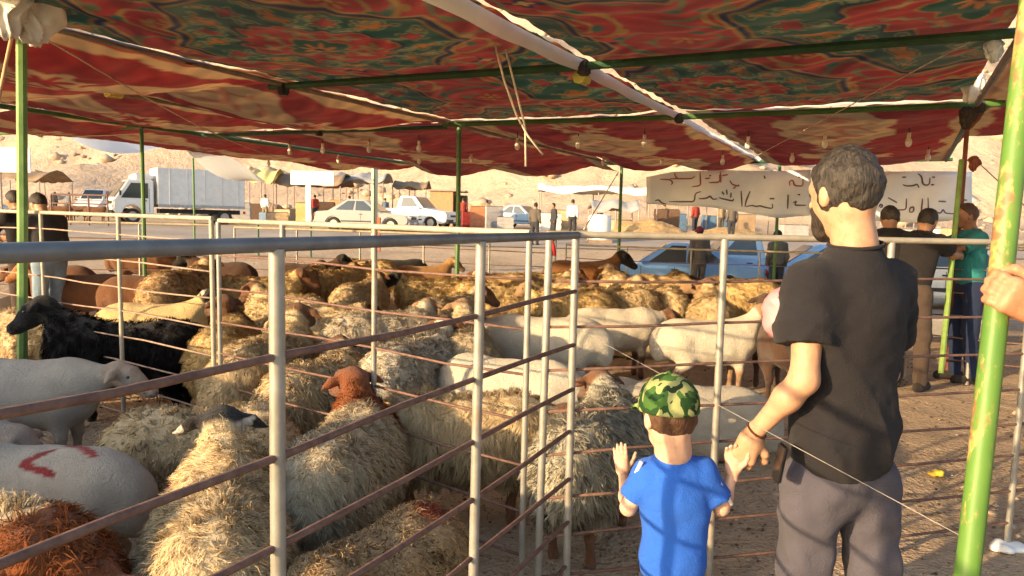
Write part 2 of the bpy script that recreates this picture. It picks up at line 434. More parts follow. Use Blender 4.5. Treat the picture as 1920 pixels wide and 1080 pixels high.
def canopy(label, u0, u1, w0, w1, kind, step, sag, ph=0., swag=0., drop=0., dz=0.):
    us = np.arange(u0, u1 + step * .5, step); ws = np.arange(w0, w1 + step * .5, step)
    U, W_, Q = grid(us, ws); s = U - u0; t = W_ - w0
    wn = (W_ - w0) / (w1 - w0); bays = [u0] + [x for x in (5.45, 8.45) if u0 + .3 < x < u1 - .3] + [u1]
    sg = np.zeros_like(U)
    for a, b in zip(bays, bays[1:]):
        k = (U >= a) & (U <= b); sg = np.where(k, np.sin(np.pi * np.clip((U - a) / (b - a), 0, 1)), sg)
    Z = ZC + .035 + dz - sag * (.12 + .88 * np.sin(np.pi * wn) ** .8) * sg - .5 * sag * np.sin(np.pi * wn) * (1 - sg) * .3
    Z += .016 * sn(U, W_, 4.5, ph) + .008 * sn(U, W_, 12, ph + 1)
    if swag:
        e = smooth01(U, u1 - 1.6, u1); Z -= e * (drop + swag * np.abs(np.sin(np.pi * wn * 2 + ph)))
    P = [uw(1, 0), uw(0, 1)]
    V = np.stack([U * P[0].x + W_ * P[1].x, U * P[0].y + W_ * P[1].y, Z], -1).reshape(-1, 3)
    me = mesh_np('tent_cloth', V, Q)
    C = arabesque((s + ph) / 1.35, (t + ph * .7) / 1.35) if kind == 'a' else scallop(s, t, w1 - w0, ph)
    color_attr(me, 'print', C.reshape(-1, 3))
    return tag(put('tent_cloth', me, M_cloth), label, 'tent cloth', 'cloths of the tent roof')
canopy('red and green arabesque roof cloth overhead, left of the white seam', 2.5, 8.42, -5.1, -2.14, 'a', .0155, .10, .35)
canopy('red and green arabesque roof cloth overhead, right of the white seam', 2.2, 8.42, -2.10, .62, 'a', .0155, .10, 1.45)
canopy('red and tan roof cloth beside the green arabesque cloth, behind the near left pole', 2.6, 8.5, -7.32, -5.08, 's', .03, .24, .1)
canopy('red and tan roof cloth second from the left edge of the tent', 3.2, 8.5, -9.75, -7.30, 's', .03, .16, .45)
canopy('red and tan roof cloth over the far middle bay with a swagged edge', 8.5, 15.1, -5.08, -2.16, 's', .045, .22, .3, .16, .05)
canopy('red and tan roof cloth over the far right bay above the handwritten banners', 8.5, 15.0, -2.08, .9, 's', .045, .22, .62, .08, .05)
canopy('brown and red roof cloth over the far left bay above the parked cars', 8.6, 15.2, -9.7, -5.06, 's', .045, .22, .8, .2, .1)
canopy('red and brown roof cloth at the outer left bay above the truck', 6.0, 15.0, -13.0, -9.82, 's', .05, .16, .15, .12, .05)
canopy('dark red roof cloth at the far right beyond the knotted pole', 5.5, 11.8, .76, 3.6, 's', .05, .06, .5)

# frame of painted pipes
m = N('chipped_green_paint'); co = m.coord()
rn = m.noise(9, 6, .7, m.coord('Object', (1, 1, .35)))
c = m.mix(m.ramp(rn, [(.60, (0, 0, 0)), (.66, (1, 1, 1))]), m.ramp(m.noise(3, 3, .5, co), [(.3, (.045, .12, .035)), (.7, (.075, .18, .045))]), (.20, .085, .035))
m.base(c); m.set(.5, 0, .4); m.bump(rn, .3, .004); M_green = m.m
m = N('chipped_lime_paint'); co = m.coord()
rn = m.noise(11, 7, .75, m.coord('Object', (1, 1, .3)))
c = m.mix(m.ramp(rn, [(.50, (0, 0, 0)), (.56, (1, 1, 1))]), m.ramp(m.noise(5, 3, .5, co), [(.3, (.07, .165, .025)), (.7, (.11, .215, .035))]), m.ramp(m.noise(40, 2), [(.4, (.23, .12, .05)), (.6, (.38, .31, .10))]))
m.base(c); m.set(.5, 0, .4); m.bump(rn, .35, .004); M_lime = m.m
M_dkgreen = mk('dark_green_pipe', (.03, .085, .04), .5, 0, .3, 6.)
M_pipe = mk('grey_brown_pipe', (.26, .21, .18), .55, .2, .3, 5.)
M_rag = mk('grubby_white_cloth', (.72, .66, .56), .9, 0, .15, 6.)
M_rope = mk('pale_rope', (.62, .52, .38), .9, 0, .2, 40.)
frame = thing('tent_scaffold', 'welded scaffold of green painted pipes and poles holding up the tent roof', 'scaffold', uw(8.4, -5.1))
FI = frame.location.copy()
def fpipe(name, pts, r, mat, n=8):
    return MB().tube([Vector(p) - FI for p in pts], r, n).put(name, mat, frame, smooth='auto')
def pole(px, py, w_=None, u_=None, r=.03, mat=None, lean=(0, 0), top=ZC):
    p = atz(px, py, ZC); b = Vector((p.x + lean[0], p.y + lean[1], tz(p.x, p.y) - .05))
    return fpipe('pole', [b, (b + Vector((p.x, p.y, top))) / 2 + Vector((.006, 0, 0)), Vector((p.x, p.y, top))], r, mat or M_green)
pole(40, 50, r=.034, lean=(-.10, 0), mat=mk('sunlit_green_paint', (.16, .27, .085), .5, 0, .25, 7.)); pole(265, 237, r=.03); pole(861, 236, r=.032); pole(1166, 305, r=.035); pole(1463, 300, r=.03); pole(362, 296, r=.025)  # near left pole: its sunlit side is put into a brighter green
pole(1817, 192, r=.022, mat=mk('rust_red', (.16, .05, .03), .8))
for u_, a, b, mt in ((5.45, -5.3, .75, M_dkgreen), (8.42, -5.2, .95, M_green), (15.05, -13, 1., M_dkgreen), (7.45, -13.2, -9.7, M_green)):
    fpipe('beam', [uw(u_, a, ZC - .03), uw(u_, (a + b) / 2, ZC - .045), uw(u_, b, ZC - .03)], .032, mt)
fpipe('beam', [uw(5.2, -9.78, ZC), uw(8.4, -9.78, ZC - .02), uw(15.1, -9.78, ZC - .05)], .034, M_green)
fpipe('beam', [uw(2.6, -5.13, ZC), uw(5.5, -5.13, ZC - .02), uw(8.4, -5.13, ZC - .01), uw(15, -5.1, ZC - .06)], .024, M_pipe)
fpipe('beam', [uw(4.2, -7.33, ZC), uw(8.5, -7.33, ZC - .02), uw(14.9, -7.33, ZC - .05)], .024, M_pipe)
fpipe('beam', [uw(8.4, .72, ZC - .04), uw(15, .9, ZC - .05)], .03, M_dkgreen)
fpipe('beam', [uw(2.0, .66, ZC), uw(5.4, .68, ZC - .02), uw(8.4, .72, ZC - .03)], .03, M_pipe)
fpipe('beam', [uw(8.5, -9.7, ZC - .05), uw(8.5, -5.2, ZC - .05)], .03, M_dkgreen)
for u_, w_ in ((5.45, -5.13), (5.45, -2.12), (8.42, -2.12), (8.42, .75), (5.45, .7), (15.05, -4.95), (15., -1.7), (8.5, -7.33)):
    MB().box(uw(u_, w_, ZC - .06) - FI, (.09, .09, .11), Matrix.Rotation(-AL, 3, 'Z')).put('clamp', mk('dark_clamp', (.05, .045, .04), .6, .3), frame, bevel=.015)
# yellow caps where pipes end
for p in ((200, 172), (1085, 125)):
    q = atz(*p, ZC - .06) if p[0] < 1000 else uw(5.55, -2.2, ZC - .1)
    MB().tube([q - FI, q - FI + uw(.16, 0, 0)], [.055, .045], 8).put('pipe_cap', mk('yellow_cap', (.55, .5, .10), .5), frame, smooth='auto')

# white hem between the two arabesque cloths, hanging open
m = N('thin_white_hem'); co = m.coord()
m.base(m.ramp(m.noise(4, 4, .6, co), [(.3, (.62, .56, .50)), (.7, (.82, .78, .74))])); m.set(.9, 0, .1)
tr = m.n('ShaderNodeBsdfTranslucent'); tr.inputs[0].default_value = (.86, .85, .84, 1); mx = m.n('ShaderNodeMixShader'); mx.inputs[0].default_value = .6
m.l(m.b.outputs[0], mx.inputs[1]); m.l(tr.outputs[0], mx.inputs[2]); m.l(mx.outputs[0], m.out.inputs[0]); M_hem = m.m
def hem(label, u0, u1, w_, h0, h1, n=60):
    us = np.linspace(u0, u1, n); V = []
    for i, u_ in enumerate(us):
        k = (u_ - u0) / (u1 - u0); h = h0 + (h1 - h0) * min(1, k * 1.5); hh = h  
        dip = .02 * abs(math.sin((u_ - 5.45) / 3. * math.pi))
        for j in range(5):
            q = j / 4
            V.append(uw(u_, w_ - .05 * q + .012 * math.sin(u_ * 7 + q) * q, ZC - .0 - dip - hh * q))
    i = np.arange(n * 5).reshape(n, 5); Q = np.stack([i[:-1, :-1], i[1:, :-1], i[1:, 1:], i[:-1, 1:]], -1).reshape(-1, 4)
    return tag(put('cloth_hem', mesh_np('cloth_hem', np.array([tuple(v) for v in V]), Q), M_hem), label, 'hem')
hem('long white cloth hem hanging between the two arabesque roof cloths', 2.3, 14.8, -2.12, .105, .04, 120)
hem('narrow white hem on the right edge of the far arabesque cloth above the green beam', 8.25, 8.3, -2.0, .02, .02, 3) if False else None
# pale edge along the far right beam
V = []; n = 40
for i in range(n):
    w_ = -1.3 + i / (n - 1) * 1.95; k = i / (n - 1)
    V += [uw(8.50, w_, ZC + .09 + .05 * k), uw(8.48, w_, ZC + .02)]
i = np.arange(n * 2).reshape(n, 2); Q = np.stack([i[:-1, 0], i[1:, 0], i[1:, 1], i[:-1, 1]], -1)
tag(put('cloth_hem', mesh_np('cloth_hem', np.array([tuple(v) for v in V]), Q), M_hem), 'pale cloth hem stretched along the green beam behind the man\'s head', 'hem')

# light tarpaulins drooping at the outer left edge
m = N('skylit_blue_tarp'); m.base(m.ramp(m.noise(3, 4, .6), [(.3, (.60, .68, .78)), (.7, (.74, .80, .88))])); m.set(.6, 0, .2)  # blue skylight on the tarpaulins is put into their colour
tr = m.n('ShaderNodeBsdfTranslucent'); tr.inputs[0].default_value = (.72, .80, .90, 1); mx = m.n('ShaderNodeMixShader'); mx.inputs[0].default_value = .5
m.l(m.b.outputs[0], mx.inputs[1]); m.l(tr.outputs[0], mx.inputs[2]); m.l(mx.outputs[0], m.out.inputs[0]); M_tarp = m.m
def tarp(label, pa, pb, Y0, Y1, sag, width):
    V = []; n = 18; k = 7
    for i in range(n):
        q = i / (n - 1); a = at(*[pa[j] + (pb[j] - pa[j]) * q for j in (0, 1)], Y0 + (Y1 - Y0) * q)
        for j in range(k):
            e = j / (k - 1)
            V.append((a.x + .05 * e, a.y + width * e * .9, a.z - sag * math.sin(math.pi * q) * (1 - e) - .04 + .13 * e * math.sin(math.pi * q)))
    i = np.arange(n * k).reshape(n, k); Q = np.stack([i[:-1, :-1], i[1:, :-1], i[1:, 1:], i[:-1, 1:]], -1).reshape(-1, 4)
    o = put('tarpaulin', mesh_np('tarpaulin', np.array(V), Q), M_tarp); return tag(o, label, 'tarpaulin', 'pale tarpaulins')
tarp('tarpaulin coloured skylit blue drooping left of the truck cab', (100, 236), (318, 268), 14.5, 16, .33, 1.2)
tarp('tarpaulin coloured skylit blue drooping over the truck box', (340, 268), (470, 335), 15, 16.5, .26, 1.0)

# cords, knots and rags
def cord(label, pts, r=.006, mat=None, name='cord', group='cords of the tent'):
    P = [Vector(p) for p in pts]; b = P[0].copy(); c = MB().tube([p - b for p in P], r, 5).put(name, mat or M_rope, None, smooth=True, loc=b)
    return tag(c, label, 'cord', group)
def sagline(a, b, s=.05, n=8):
    a = Vector(a); b = Vector(b); return [a.lerp(b, i / n) - Vector((0, 0, s * math.sin(math.pi * i / n))) for i in range(n + 1)]
cord('pale cord hanging from the white hem, ending in a curl', [at(928, 84, 5.3), at(945, 150, 5.3), at(968, 215, 5.3), at(990, 255, 5.32), at(1018, 290, 5.34)], .008)
cord('pale cord hanging from the white hem, ending straight down', [at(948, 92, 5.4), at(960, 140, 5.4), at(975, 200, 5.4), at(985, 240, 5.4), at(986, 312, 5.4)], .008)
cord('thin line from the near left pole running under the red cloth', sagline(at(55, 55, 4.9), at(520, 296, 12.5), .1), .006)
cord('thin line across the right roof cloth to the knotted pole', sagline(at(1835, 68, 4.7), at(1395, 305, 12.), .0), .005)
cord('thin wire running down from the corner of the pen past the man\'s hip', sagline(at(1092, 622, 2.62), at(1800, 1004, 1.40), .0), .0010, mk('pale_wire', (.28, .25, .22), .5))
cord('thin wire from the pen corner up to the far tent pole', sagline(at(1095, 430, 8.0), at(1160, 322, 15.2), .0), .008)
cord('thin line slanting behind the leaning lime pole', sagline(at(1840, 310, 6.), at(1920, 385, 5.5), .0), .004, mk('dark_wire', (.08, .07, .06), .6))
cord('orange rope tied beside the near left pole', sagline(at(30, 30, 4.7), at(-8, 210, 4.6), .0), .011, mk('orange_rope', (.55, .33, .17), .9))
def rag(label, c, r, mat, seed):
    fn0 = sdf([cap((0, 0, r * .5), (0, 0, -r * 1.3), r * .7, r * .35), ell((r * .3, 0, 0), (r, r * .6, r * .8))], r * .5)
    fn = lambda P: fn0(P) - r * .30 * (1 - np.abs(np.sin(np.arctan2(P[:, 1], P[:, 0]) * 4 + 2.5 * wav(P, 2.2 / r, seed)))) + r * .18 * wav(P, 3.4 / r, seed)
    V, Q = nets(fn, (-2.4 * r,) * 3, (2.4 * r,) * 3, r / 10)
    return tag(put('knotted_rag', mesh_np('knotted_rag', V, Q), mat, None, c), label, 'rag', 'rags knotted to the tent poles')
rag('bunched white cloth knotted round the near left pole top', at(66, 18, 4.75), .13, M_rag, 1.)
rag('bunched white cloth hanging beside the near left pole top', at(10, 4, 4.6), .12, M_rag, 2.)
rag('white rag tied on the right pole above the green beam', at(1822, 158, 6.6), .09, M_rag, 3.)
rag('grey plastic bag tied at the top of the right pole', at(1862, 92, 4.7), .05, mk('grey_plastic', (.45, .48, .46), .4), 4.)
rag('dark cloth wound round the right pole below the green beam', at(1812, 218, 7.), .065, mk('dark_cloth', (.05, .04, .035), .9), 5.)
rag('rusty brown clamp bundle on the right pole', at(1826, 305, 7.), .045, mk('rust_red', (.16, .05, .03), .8), 6.)
rag('torn fringe of yellowed cloth at the top of the left bay', at(75, 235, 11.5), .10, M_rag, 7.)

# bare bulbs hanging in rows under the far cloths
M_bulb = mk('milky_glass', (.75, .70, .62), .3, 0, .05)
M_cable = mk('black_cable', (.03, .03, .03), .6)
bulb0 = None; k = 0
for u_, ws in ((9.6, (-4.6, -3.7, -2.8, -1.6, -.7, .2)), (12.2, (-4.4, -3.4, -2.4, -1.3, -.3, .5)), (9.2, (-8.8, -8.0, -7.1, -6.2)), (11.5, (-11.5, -9.2, -7.7, -6.4))):
    for w_ in ws:
        p = uw(u_ + .3 * math.sin(w_ * 7), w_, ZC - .14)
        if bulb0 is None:
            o = bulb0 = thing('hanging_bulb', '', 'bulb', p)
            MB().tube([(0, 0, .12), (0, 0, 0)], .006, 5).put('flex', M_cable, o)
            MB().tube([(0, 0, .02), (0, 0, -.05)], .022, 8).put('socket', mk('cream_plastic', (.6, .52, .40), .5), o, smooth='auto')
            MB().ball((0, 0, -.09), (.038, .038, .055), 10, 8).put('glass', M_bulb, o, smooth=True)
        else: o = copy_tree(bulb0); o.location = p
        tag(o, 'small bare bulb hanging from the far roof cloths of the tent', 'bulb', 'bulbs under the far tent roof'); k += 1
# ================================================================== the sheep pens
m = N('galvanised_tube'); co = m.coord()
n1 = m.noise(14, 5, .6, co); n2 = m.noise(3, 4, .6, co)
c = m.ramp(n1, [(.3, (.24, .23, .20)), (.7, (.38, .365, .325))])
c = m.mix(m.ramp(n2, [(.60, (0, 0, 0)), (.72, (.75, .75, .75))]), c, (.30, .19, .11))
m.base(c); m.set(.42, .35, .5); m.bump(n1, .15, .003); M_galv = m.m
m = N('rusty_rebar'); co = m.coord()
n1 = m.noise(30, 5, .7, co)
m.base(m.ramp(n1, [(.3, (.10, .055, .045)), (.7, (.24, .14, .105))])); m.set(.75, .2, .3); m.bump(n1, .5, .004); M_rebar = m.m
M_galv2 = mk('weathered_pale_tube', (.40, .35, .265), .55, .15, .25, 9.)
def fence(label, p0, p1, ztop, rails, posts, rt=.014, rp=.017, rr=.007, seed=0, top_mat=None, post_mat=None, rail_mat=None, ext=(0, 0), low=0., group='fence panels of the sheep pens'):
    """p0,p1 ground points; rails heights; posts fractions along"""
    rnd = random.Random(seed); p0 = Vector((p0[0], p0[1], 0)); p1 = Vector((p1[0], p1[1], 0))
    g = lambda q: tz((p0.lerp(p1, q)).x, (p0.lerp(p1, q)).y)
    t = thing('pen_fence', label, 'fence', (p0.x, p0.y, g(0)), 0, group); O = t.location.copy()
    L = (p1 - p0).length; n = max(3, int(L / .35)); side = Vector((0, 0, 1)).cross((p1 - p0).normalized())
    for q in posts:
        p = p0.lerp(p1, q); z = g(q)
        MB().tube([p + Vector((0, 0, z + low)) - O, p + Vector((rnd.uniform(-.008, .008), rnd.uniform(-.008, .008), z + ztop - rt * .6)) - O], rp, 10).put('post', post_mat or M_galv, t, smooth='auto')
    pts = [p0.lerp(p1, q) + Vector((0, 0, g(q) + ztop)) - O for q in (0, .25, .5, .75, 1)]
    MB().tube(pts, rt, 12).put('top_rail', top_mat or M_galv, t, smooth='auto')
    for h in rails:
        pts = []; ph = rnd.uniform(0, 6)
        for i in range(n + 1):
            q = i / n
            pts.append(p0.lerp(p1, q) + side * (rnd.uniform(-.004, .004)) + Vector((0, 0, g(q) + h + rnd.uniform(-.004, .004) + .006 * math.sin(q * 9 + ph))) - O)
        MB().tube(pts, rr, 6).put('rail', rail_mat or M_rebar, t, smooth=True)
    return t
CORN = Vector((.236, 2.75))
d1 = Vector((math.sin(AL), math.cos(AL)))
A0 = CORN - d1 * 3.35
Lf = 3.35
fence('near pen fence with thick grey top rail and rusty bars crossing the foreground', A0, CORN, 1.438, (1.228, 1.036, .862, .697, .516, .353, .17),
      [1 - x / Lf for x in (.0, .745, 1.524, 2.3, 3.1)], .0138, .0148, .0080, 1, mk('shaded_grey_tube', (.17, .175, .18), .5, .3, .3, 9.))  # top rail's darker grey carries the shade it lies in
B0 = Vector((.125, 2.73)); d2 = Vector((.96, .28)).normalized()
fence('pen fence running right from the corner behind the boy and the man', B0, B0 + d2 * 4.4, 1.44, (1.27, 1.1, .935, .77, .61, .45, .29, .13),
      [x / 4.4 for x in (0, .74, 1.53, 2.32, 3.1, 3.9, 4.4)], .013, .0148, .006, 2, M_galv2)
C0 = at(993, 500, 2.88); C1 = at(745, 500, 3.5); C2 = at(412, 500, 4.12)
tC = (C1.xy - C0.xy).length / ((C1.xy - C0.xy).length + (C2.xy - C1.xy).length)
fence('pen fence running back and left from the corner through the flock', C0.xy, C2.xy, 1.44, (1.25, 1.06, .88, .70, .52, .34, .15),
      (0, tC, (tC + 1) * .52, 1), .013, .013, .006, 3, M_galv2)
D1 = at(0, 500, 5.6); e = (D1.xy - C2.xy).normalized()
fence('pen fence on the left between the grey lamb and the black sheep', C2.xy + e * .06, C2.xy + e * 3.6, 1.45, (1.33, 1.16, 1.0, .84, .68, .52, .36, .2),
      (0.0, .27, .55, .82, 1), .013, .0135, .0055, 4, M_galv2, M_galv2, mk('pale_rusty_wire', (.33, .23, .17), .7, .1, .3, 20.))
# red ribbon tied at the corner
cord('red ribbon tied to the pen corner post', [at(1034, 447, 2.74), at(1037, 462, 2.73), at(1040, 479, 2.735)], .007, mk('red_ribbon', (.42, .02, .02), .7), 'ribbon', None)
# farther pens
fence('low pen fence behind the flock in front of the silver car', at(440, 500, 13.5).xy, at(1040, 500, 13.0).xy, 1.2, (.95, .7, .45, .2), (0, .2, .4, .6, .8, 1), .022, .018, .008, 5, M_galv2)
fence('thin pen fence before the blue cars', at(1060, 500, 14.).xy, at(1560, 500, 12.5).xy, 1.1, (.85, .6, .35), (0, .25, .5, .75, 1), .018, .016, .008, 6, M_galv2)
fence('dark low barrier at the roadside left of the silver car', at(485, 500, 24).xy, at(583, 500, 24).xy, 1.05, (.55,), (0, .5, 1), .03, .03, .02, 7, M_dkgreen, M_dkgreen, M_dkgreen)
fence('pen fence behind the two men on the left', at(-160, 500, 11.5).xy, at(395, 500, 12.2).xy, 1.25, (1., .75, .5, .25), (0, .25, .5, .75, 1), .02, .018, .008, 8, M_galv2)
fence('pen fence on the right where the teal shirted man leans', at(1600, 500, 7.6).xy, at(2250, 500, 6.3).xy, 1.32, (1.1, .88, .66, .44, .22), (0, .2, .4, .6, .8, 1), .018, .018, .008, 9, M_galv2)
fence('far brown pen fence below the parked van', at(100, 500, 34).xy, at(205, 500, 34).xy, 1.4, (1., .6), (0, .33, .66, 1), .04, .04, .03, 10, M_rebar, M_rebar)
# the leaning lime pole in the right foreground, and a thinner one behind
a = at(1934, 40, 1.52); b = at(1809, 1080, 1.38); dv = (a - b)
lo_ = b + dv * ((0 - b.z) / dv.z); hi_ = b + dv * ((2.72 - b.z) / dv.z)
tag(MB().tube([Vector(), (hi_ - lo_) * .33 + Vector((.004, 0, 0)), (hi_ - lo_) * .66 - Vector((.004, 0, 0)), hi_ - lo_], .0222, 14).put('leaning_pole', M_lime, None, smooth='auto', loc=lo_), 'thick lime green pole leaning in the right foreground, gripped by a hand', 'pole')
a = at(1803, 300, 7.1); b = at(1764, 700, 6.6)
tag(MB().tube([Vector((0, 0, 0)), (a - b) * .5, (a - b)], .024, 8).put('leaning_pole', mk('yellow_green_paint', (.17, .26, .06), .55, 0, .3, 7.), None, smooth='auto', loc=b - Vector((0, 0, 0))), 'thin yellow green pole leaning between the man and the teal shirt', 'pole')
# ================================================================== the flock
def sheep_prims(neck='up', lie=False, fat=1.0, turn=0., wool=.0):
    dz = -.27 if lie else 0.
    hz = {'up': ((.47, .74), (.78, -.62)), 'high': ((.44, .80), (.92, -.38)), 'level': ((.54, .60), (.85, -.52)), 'down': ((.56, .44), (.45, -.89)), 'low': ((.58, .50), (.72, -.69))}[neck]
    (hx, hh), (ex, ez) = hz; hh += dz
    ct, st = math.cos(turn), math.sin(turn)
    poll = np.array((.30 + (hx - .30) * ct, (hx - .30) * st, hh)); hd = np.array((ex * ct, ex * st, ez)); sd = np.array((-st, ct, 0.)); upv = np.cross(hd, sd); upv = -upv if upv[2] < 0 else upv
    w_ = wool; f = fat
    T = [ell((-.04, 0, .485 + dz), (.43 + w_, .165 * f + w_, .175 * f + w_)), ell((-.29, 0, .49 + dz), (.19 + w_, .155 * f + w_, .175 + w_)),
         ell((.24, 0, .475 + dz), (.18 + w_, .145 * f + w_, .185 + w_)), ell((.02, 0, .42 + dz), (.30, .165 * f + w_, .15 * f))]
    Nk = [cap((.30, 0, .53 + dz), poll - hd * .025 - upv * .035, .125 + w_ * .8, .060 + w_ * .25)]
    H = [cap(poll, poll + hd * .10, .070, .062), cap(poll + hd * .08, poll + hd * .215, .054, .034), ell(poll + hd * .21 - upv * .006, (.037, .037, .033)), (cap(poll + hd * .06 + upv * .045 - sd * .038, poll + hd * .06 + upv * .045 + sd * .038, .02), .03), cap(poll + hd * .06 - upv * .03, poll + hd * .17 - upv * .022, .04, .03)]
    E = []
    for s in (-1, 1):
        a = poll + sd * s * .055 + upv * .028 - hd * .005; b = a + sd * s * .115 - np.array((0, 0, .065)) - hd * .015
        E += [(cap(a, (a + b) / 2, .016, .024), .015), (cap((a + b) / 2, b, .024, .008), .015)]
    Lg = []; sol = []
    for s in (-1, 1):
        y = .088 * s
        if not lie:
            Lg += [cap((.235, y, .42), (.25, y * 1.02, .23), .062, .033), cap((.25, y * 1.02, .23), (.242, y, .055), .029, .020), cap((.242, y, .05), (.25, y, .018), .024, .027)]
            Lg += [cap((-.29, y, .46), (-.235, y * 1.12, .31), .10, .062), cap((-.235, y * 1.12, .31), (-.335, y * 1.08, .195), .058, .030), cap((-.335, y * 1.08, .195), (-.305, y * 1.05, .05), .026, .020), cap((-.305, y * 1.05, .05), (-.297, y * 1.05, .018), .023, .026)]
        else:
            Lg += [cap((.24, y, .16), (.33, y * 1.3, .06), .06, .038), cap((.33, y * 1.3, .05), (.19, y * 1.5, .03), .03, .024)]
            Lg += [cap((-.28, y, .2), (-.13, y * 1.9, .09), .09, .06), cap((-.13, y * 1.9, .07), (-.28, y * 2.0, .03), .04, .024)]
    Tl = [ell((-.465 - w_ * .6, 0, .42 + dz), (.055 + w_ * .3, .085 + w_ * .3, .12))]
    return T + Nk + Tl, H, E, Lg, (poll, hd, sd, upv)
SH = {}
def sheep_mesh(key, neck='up', lie=False, fat=1., turn=0., wool=0., hair=0., nt=0, lump=.008, seed=1, paint=None, vox=.0165, down=.6, hn=False):
    if key in SH: return SH[key]
    Bd, H, E, Lg, fr = sheep_prims(neck, lie, fat, turn, wool)
    f1 = sdf(Bd, .10); f2 = sdf(H, .03); f3 = sdf(E, .015); f4 = sdf(Lg, .03)
    def fn(P):
        d = f1(P) + .006 * wav(P, 11, seed + 2) + lump * wav(P, 26, seed) + lump * .6 * wav(P, 55, seed + 1)
        d = smin(d, f4(P), .05); d = smin(d, f2(P), .035); return smin(d, f3(P), .02)
    lo, hi = bounds(Bd + H + E + Lg, .04); lo[2] = -.02
    V, Q = nets(fn, lo, hi, vox)
    dh = np.minimum(f2(V), f3(V)); db = f1(V)
    mask = smooth01(db - dh, -.028, -.008)
    mask0 = mask.copy()
    fnk = sdf([cap((.36, 0, .58), fr[0], .15, .13)], .02)
    if hn: mask = np.maximum(mask, 1 - smooth01(fnk(V) + .02 * wav(V, 30), .0, .03))
    legm = smooth01(db - f4(V), .02, .05) if lie else (1 - smooth01(V[:, 2], .20, .29)) * smooth01(db - f4(V), 0, .02)
    hoof = (1 - smooth01(V[:, 2], .02, .04)) * legm
    poll, hd_, sd_, up_ = fr; q_ = V - poll; qx, qy, qz = q_ @ hd_, q_ @ sd_, q_ @ up_
    nos = (1 - smooth01(np.hypot(np.abs(qy) - .013, qz - .012), .006, .013)) * (qx > .205); mth = (1 - smooth01(np.abs(qz + .012 + .10 * (.225 - qx)), .003, .008)) * (qx > .155) * (qx < .245)
    hoof = np.maximum(hoof, np.maximum(nos, mth) * .85)
    mk_ = np.stack([np.maximum(mask, legm), hoof, np.zeros(len(V)) if paint is None else paint(V)], 1)
    me = mesh_np('sheep_body', V, Q); color_attr(me, 'mask', mk_)
    fl = None
    if nt:
        vn = np.zeros(len(V) * 3, np.float32); me.vertex_normals.foreach_get('vector', vn); vn = vn.reshape(-1, 3)
        rng = np.random.default_rng(seed)
        a, b, c = V[Q[:, 0]], V[Q[:, 1]], V[Q[:, 2]]
        wool_ok = np.maximum(mask0, legm)[Q].mean(1)
        ar = np.linalg.norm(np.cross(b - a, c - a), axis=1) * (wool_ok < .35) * (f2(a) > .022) * (V[Q[:, 0], 2] > (.04 if lie else .25))
        per = 11; nc = nt // per
        q = rng.choice(len(Q), nc, p=ar / ar.sum())
        uu, vv = rng.random(nc), rng.random(nc)
        pc = (V[Q[q, 0]] * ((1 - uu) * (1 - vv))[:, None] + V[Q[q, 1]] * (uu * (1 - vv))[:, None] + V[Q[q, 2]] * (uu * vv)[:, None] + V[Q[q, 3]] * ((1 - uu) * vv)[:, None])
        n0 = vn[Q[q, 0]]
        L0 = np.stack([wav(pc, 24, seed + .3), wav(pc, 24, seed + 5.1), wav(pc, 24, seed + 9.7)], 1)
        g = np.array((-.12, 0, -1.)); d0 = n0 * .6 + g * down + .40 * L0 + rng.normal(0, .22, (nc, 3))
        d0 -= n0 * np.minimum((d0 * n0).sum(1) - .18, 0)[:, None]
        d0 /= np.linalg.norm(d0, axis=1)[:, None]
        near = smooth01(f2(pc), .0, .16)
        Lc = hair * rng.uniform(.6, 1.2, nc) * (.30 + .70 * near)
        tipc = pc + d0 * Lc[:, None] + g * (Lc * .30)[:, None]
        nt = nc * per
        rep = lambda A: np.repeat(A, per, 0)
        jit = rng.normal(0, .0115 if hair > .03 else .02, (nt, 3)); n = rep(n0); jit -= n * (jit * n).sum(1)[:, None]
        p = rep(pc) + jit; L1 = rep(L0); d = rep(d0); Ln = rep(Lc)[:, None] * rng.uniform(.8, 1.15, nt)[:, None]
        sd = np.cross(d, n + rng.normal(0, .5, (nt, 3))); sd /= np.linalg.norm(sd, axis=1)[:, None] + 1e-9
        wd = rng.uniform(.0008, .0017, nt)[:, None] * (1 if nt > 30000 else 1.45) * 1.; sj = 1.
        base = p - n * .006
        tip = rep(tipc) * .76 + (p + d * Ln + g * Ln * .25) * .24 + rng.normal(0, .004, (nt, 3))
        mid = (base * .45 + tip * .55) + n * Ln * .14 + jit * .35 + rng.normal(0, .0045, (nt, 3)) * min(1, hair / .05)
        W = np.stack([base - sd * wd, base + sd * wd, mid + sd * wd * .9, mid - sd * wd * .9, tip], 1).reshape(-1, 3)
        k = np.arange(nt)[:, None] * 5
        T = np.concatenate([k + np.array([0, 1, 2]), k + np.array([0, 2, 3]), k + np.array([3, 2, 4])])
        fl = mesh_np('fleece', W, T)
        tint = np.clip(.5 + .16 * L1[:, 0] + sj * np.repeat(rng.normal(0, .10, nc), per) + sj * rng.normal(0, .08, nt), 0, 1)
        mk2 = np.zeros((nt, 3))
        mk2[:, 0] = tint; mk2[:, 2] = 0 if paint is None else paint(p)
        mk2[:, 1] = (1 - smooth01(fnk(p) + .02 * wav(p, 30), .0, .03)) if hn else 0
        color_attr(fl, 'tint', np.repeat(mk2, 5, 0))
        nn = np.repeat(n, 5, 0) * .8 + np.repeat(np.repeat(rng.normal(0, .16 * sj, (nc, 3)), per, 0) + L1 * .2 * sj + rng.normal(0, .13 * sj, (nt, 3)), 5, 0); nn /= np.linalg.norm(nn, axis=1)[:, None]
        fl.normals_split_custom_set_from_vertices([tuple(x) for x in nn])
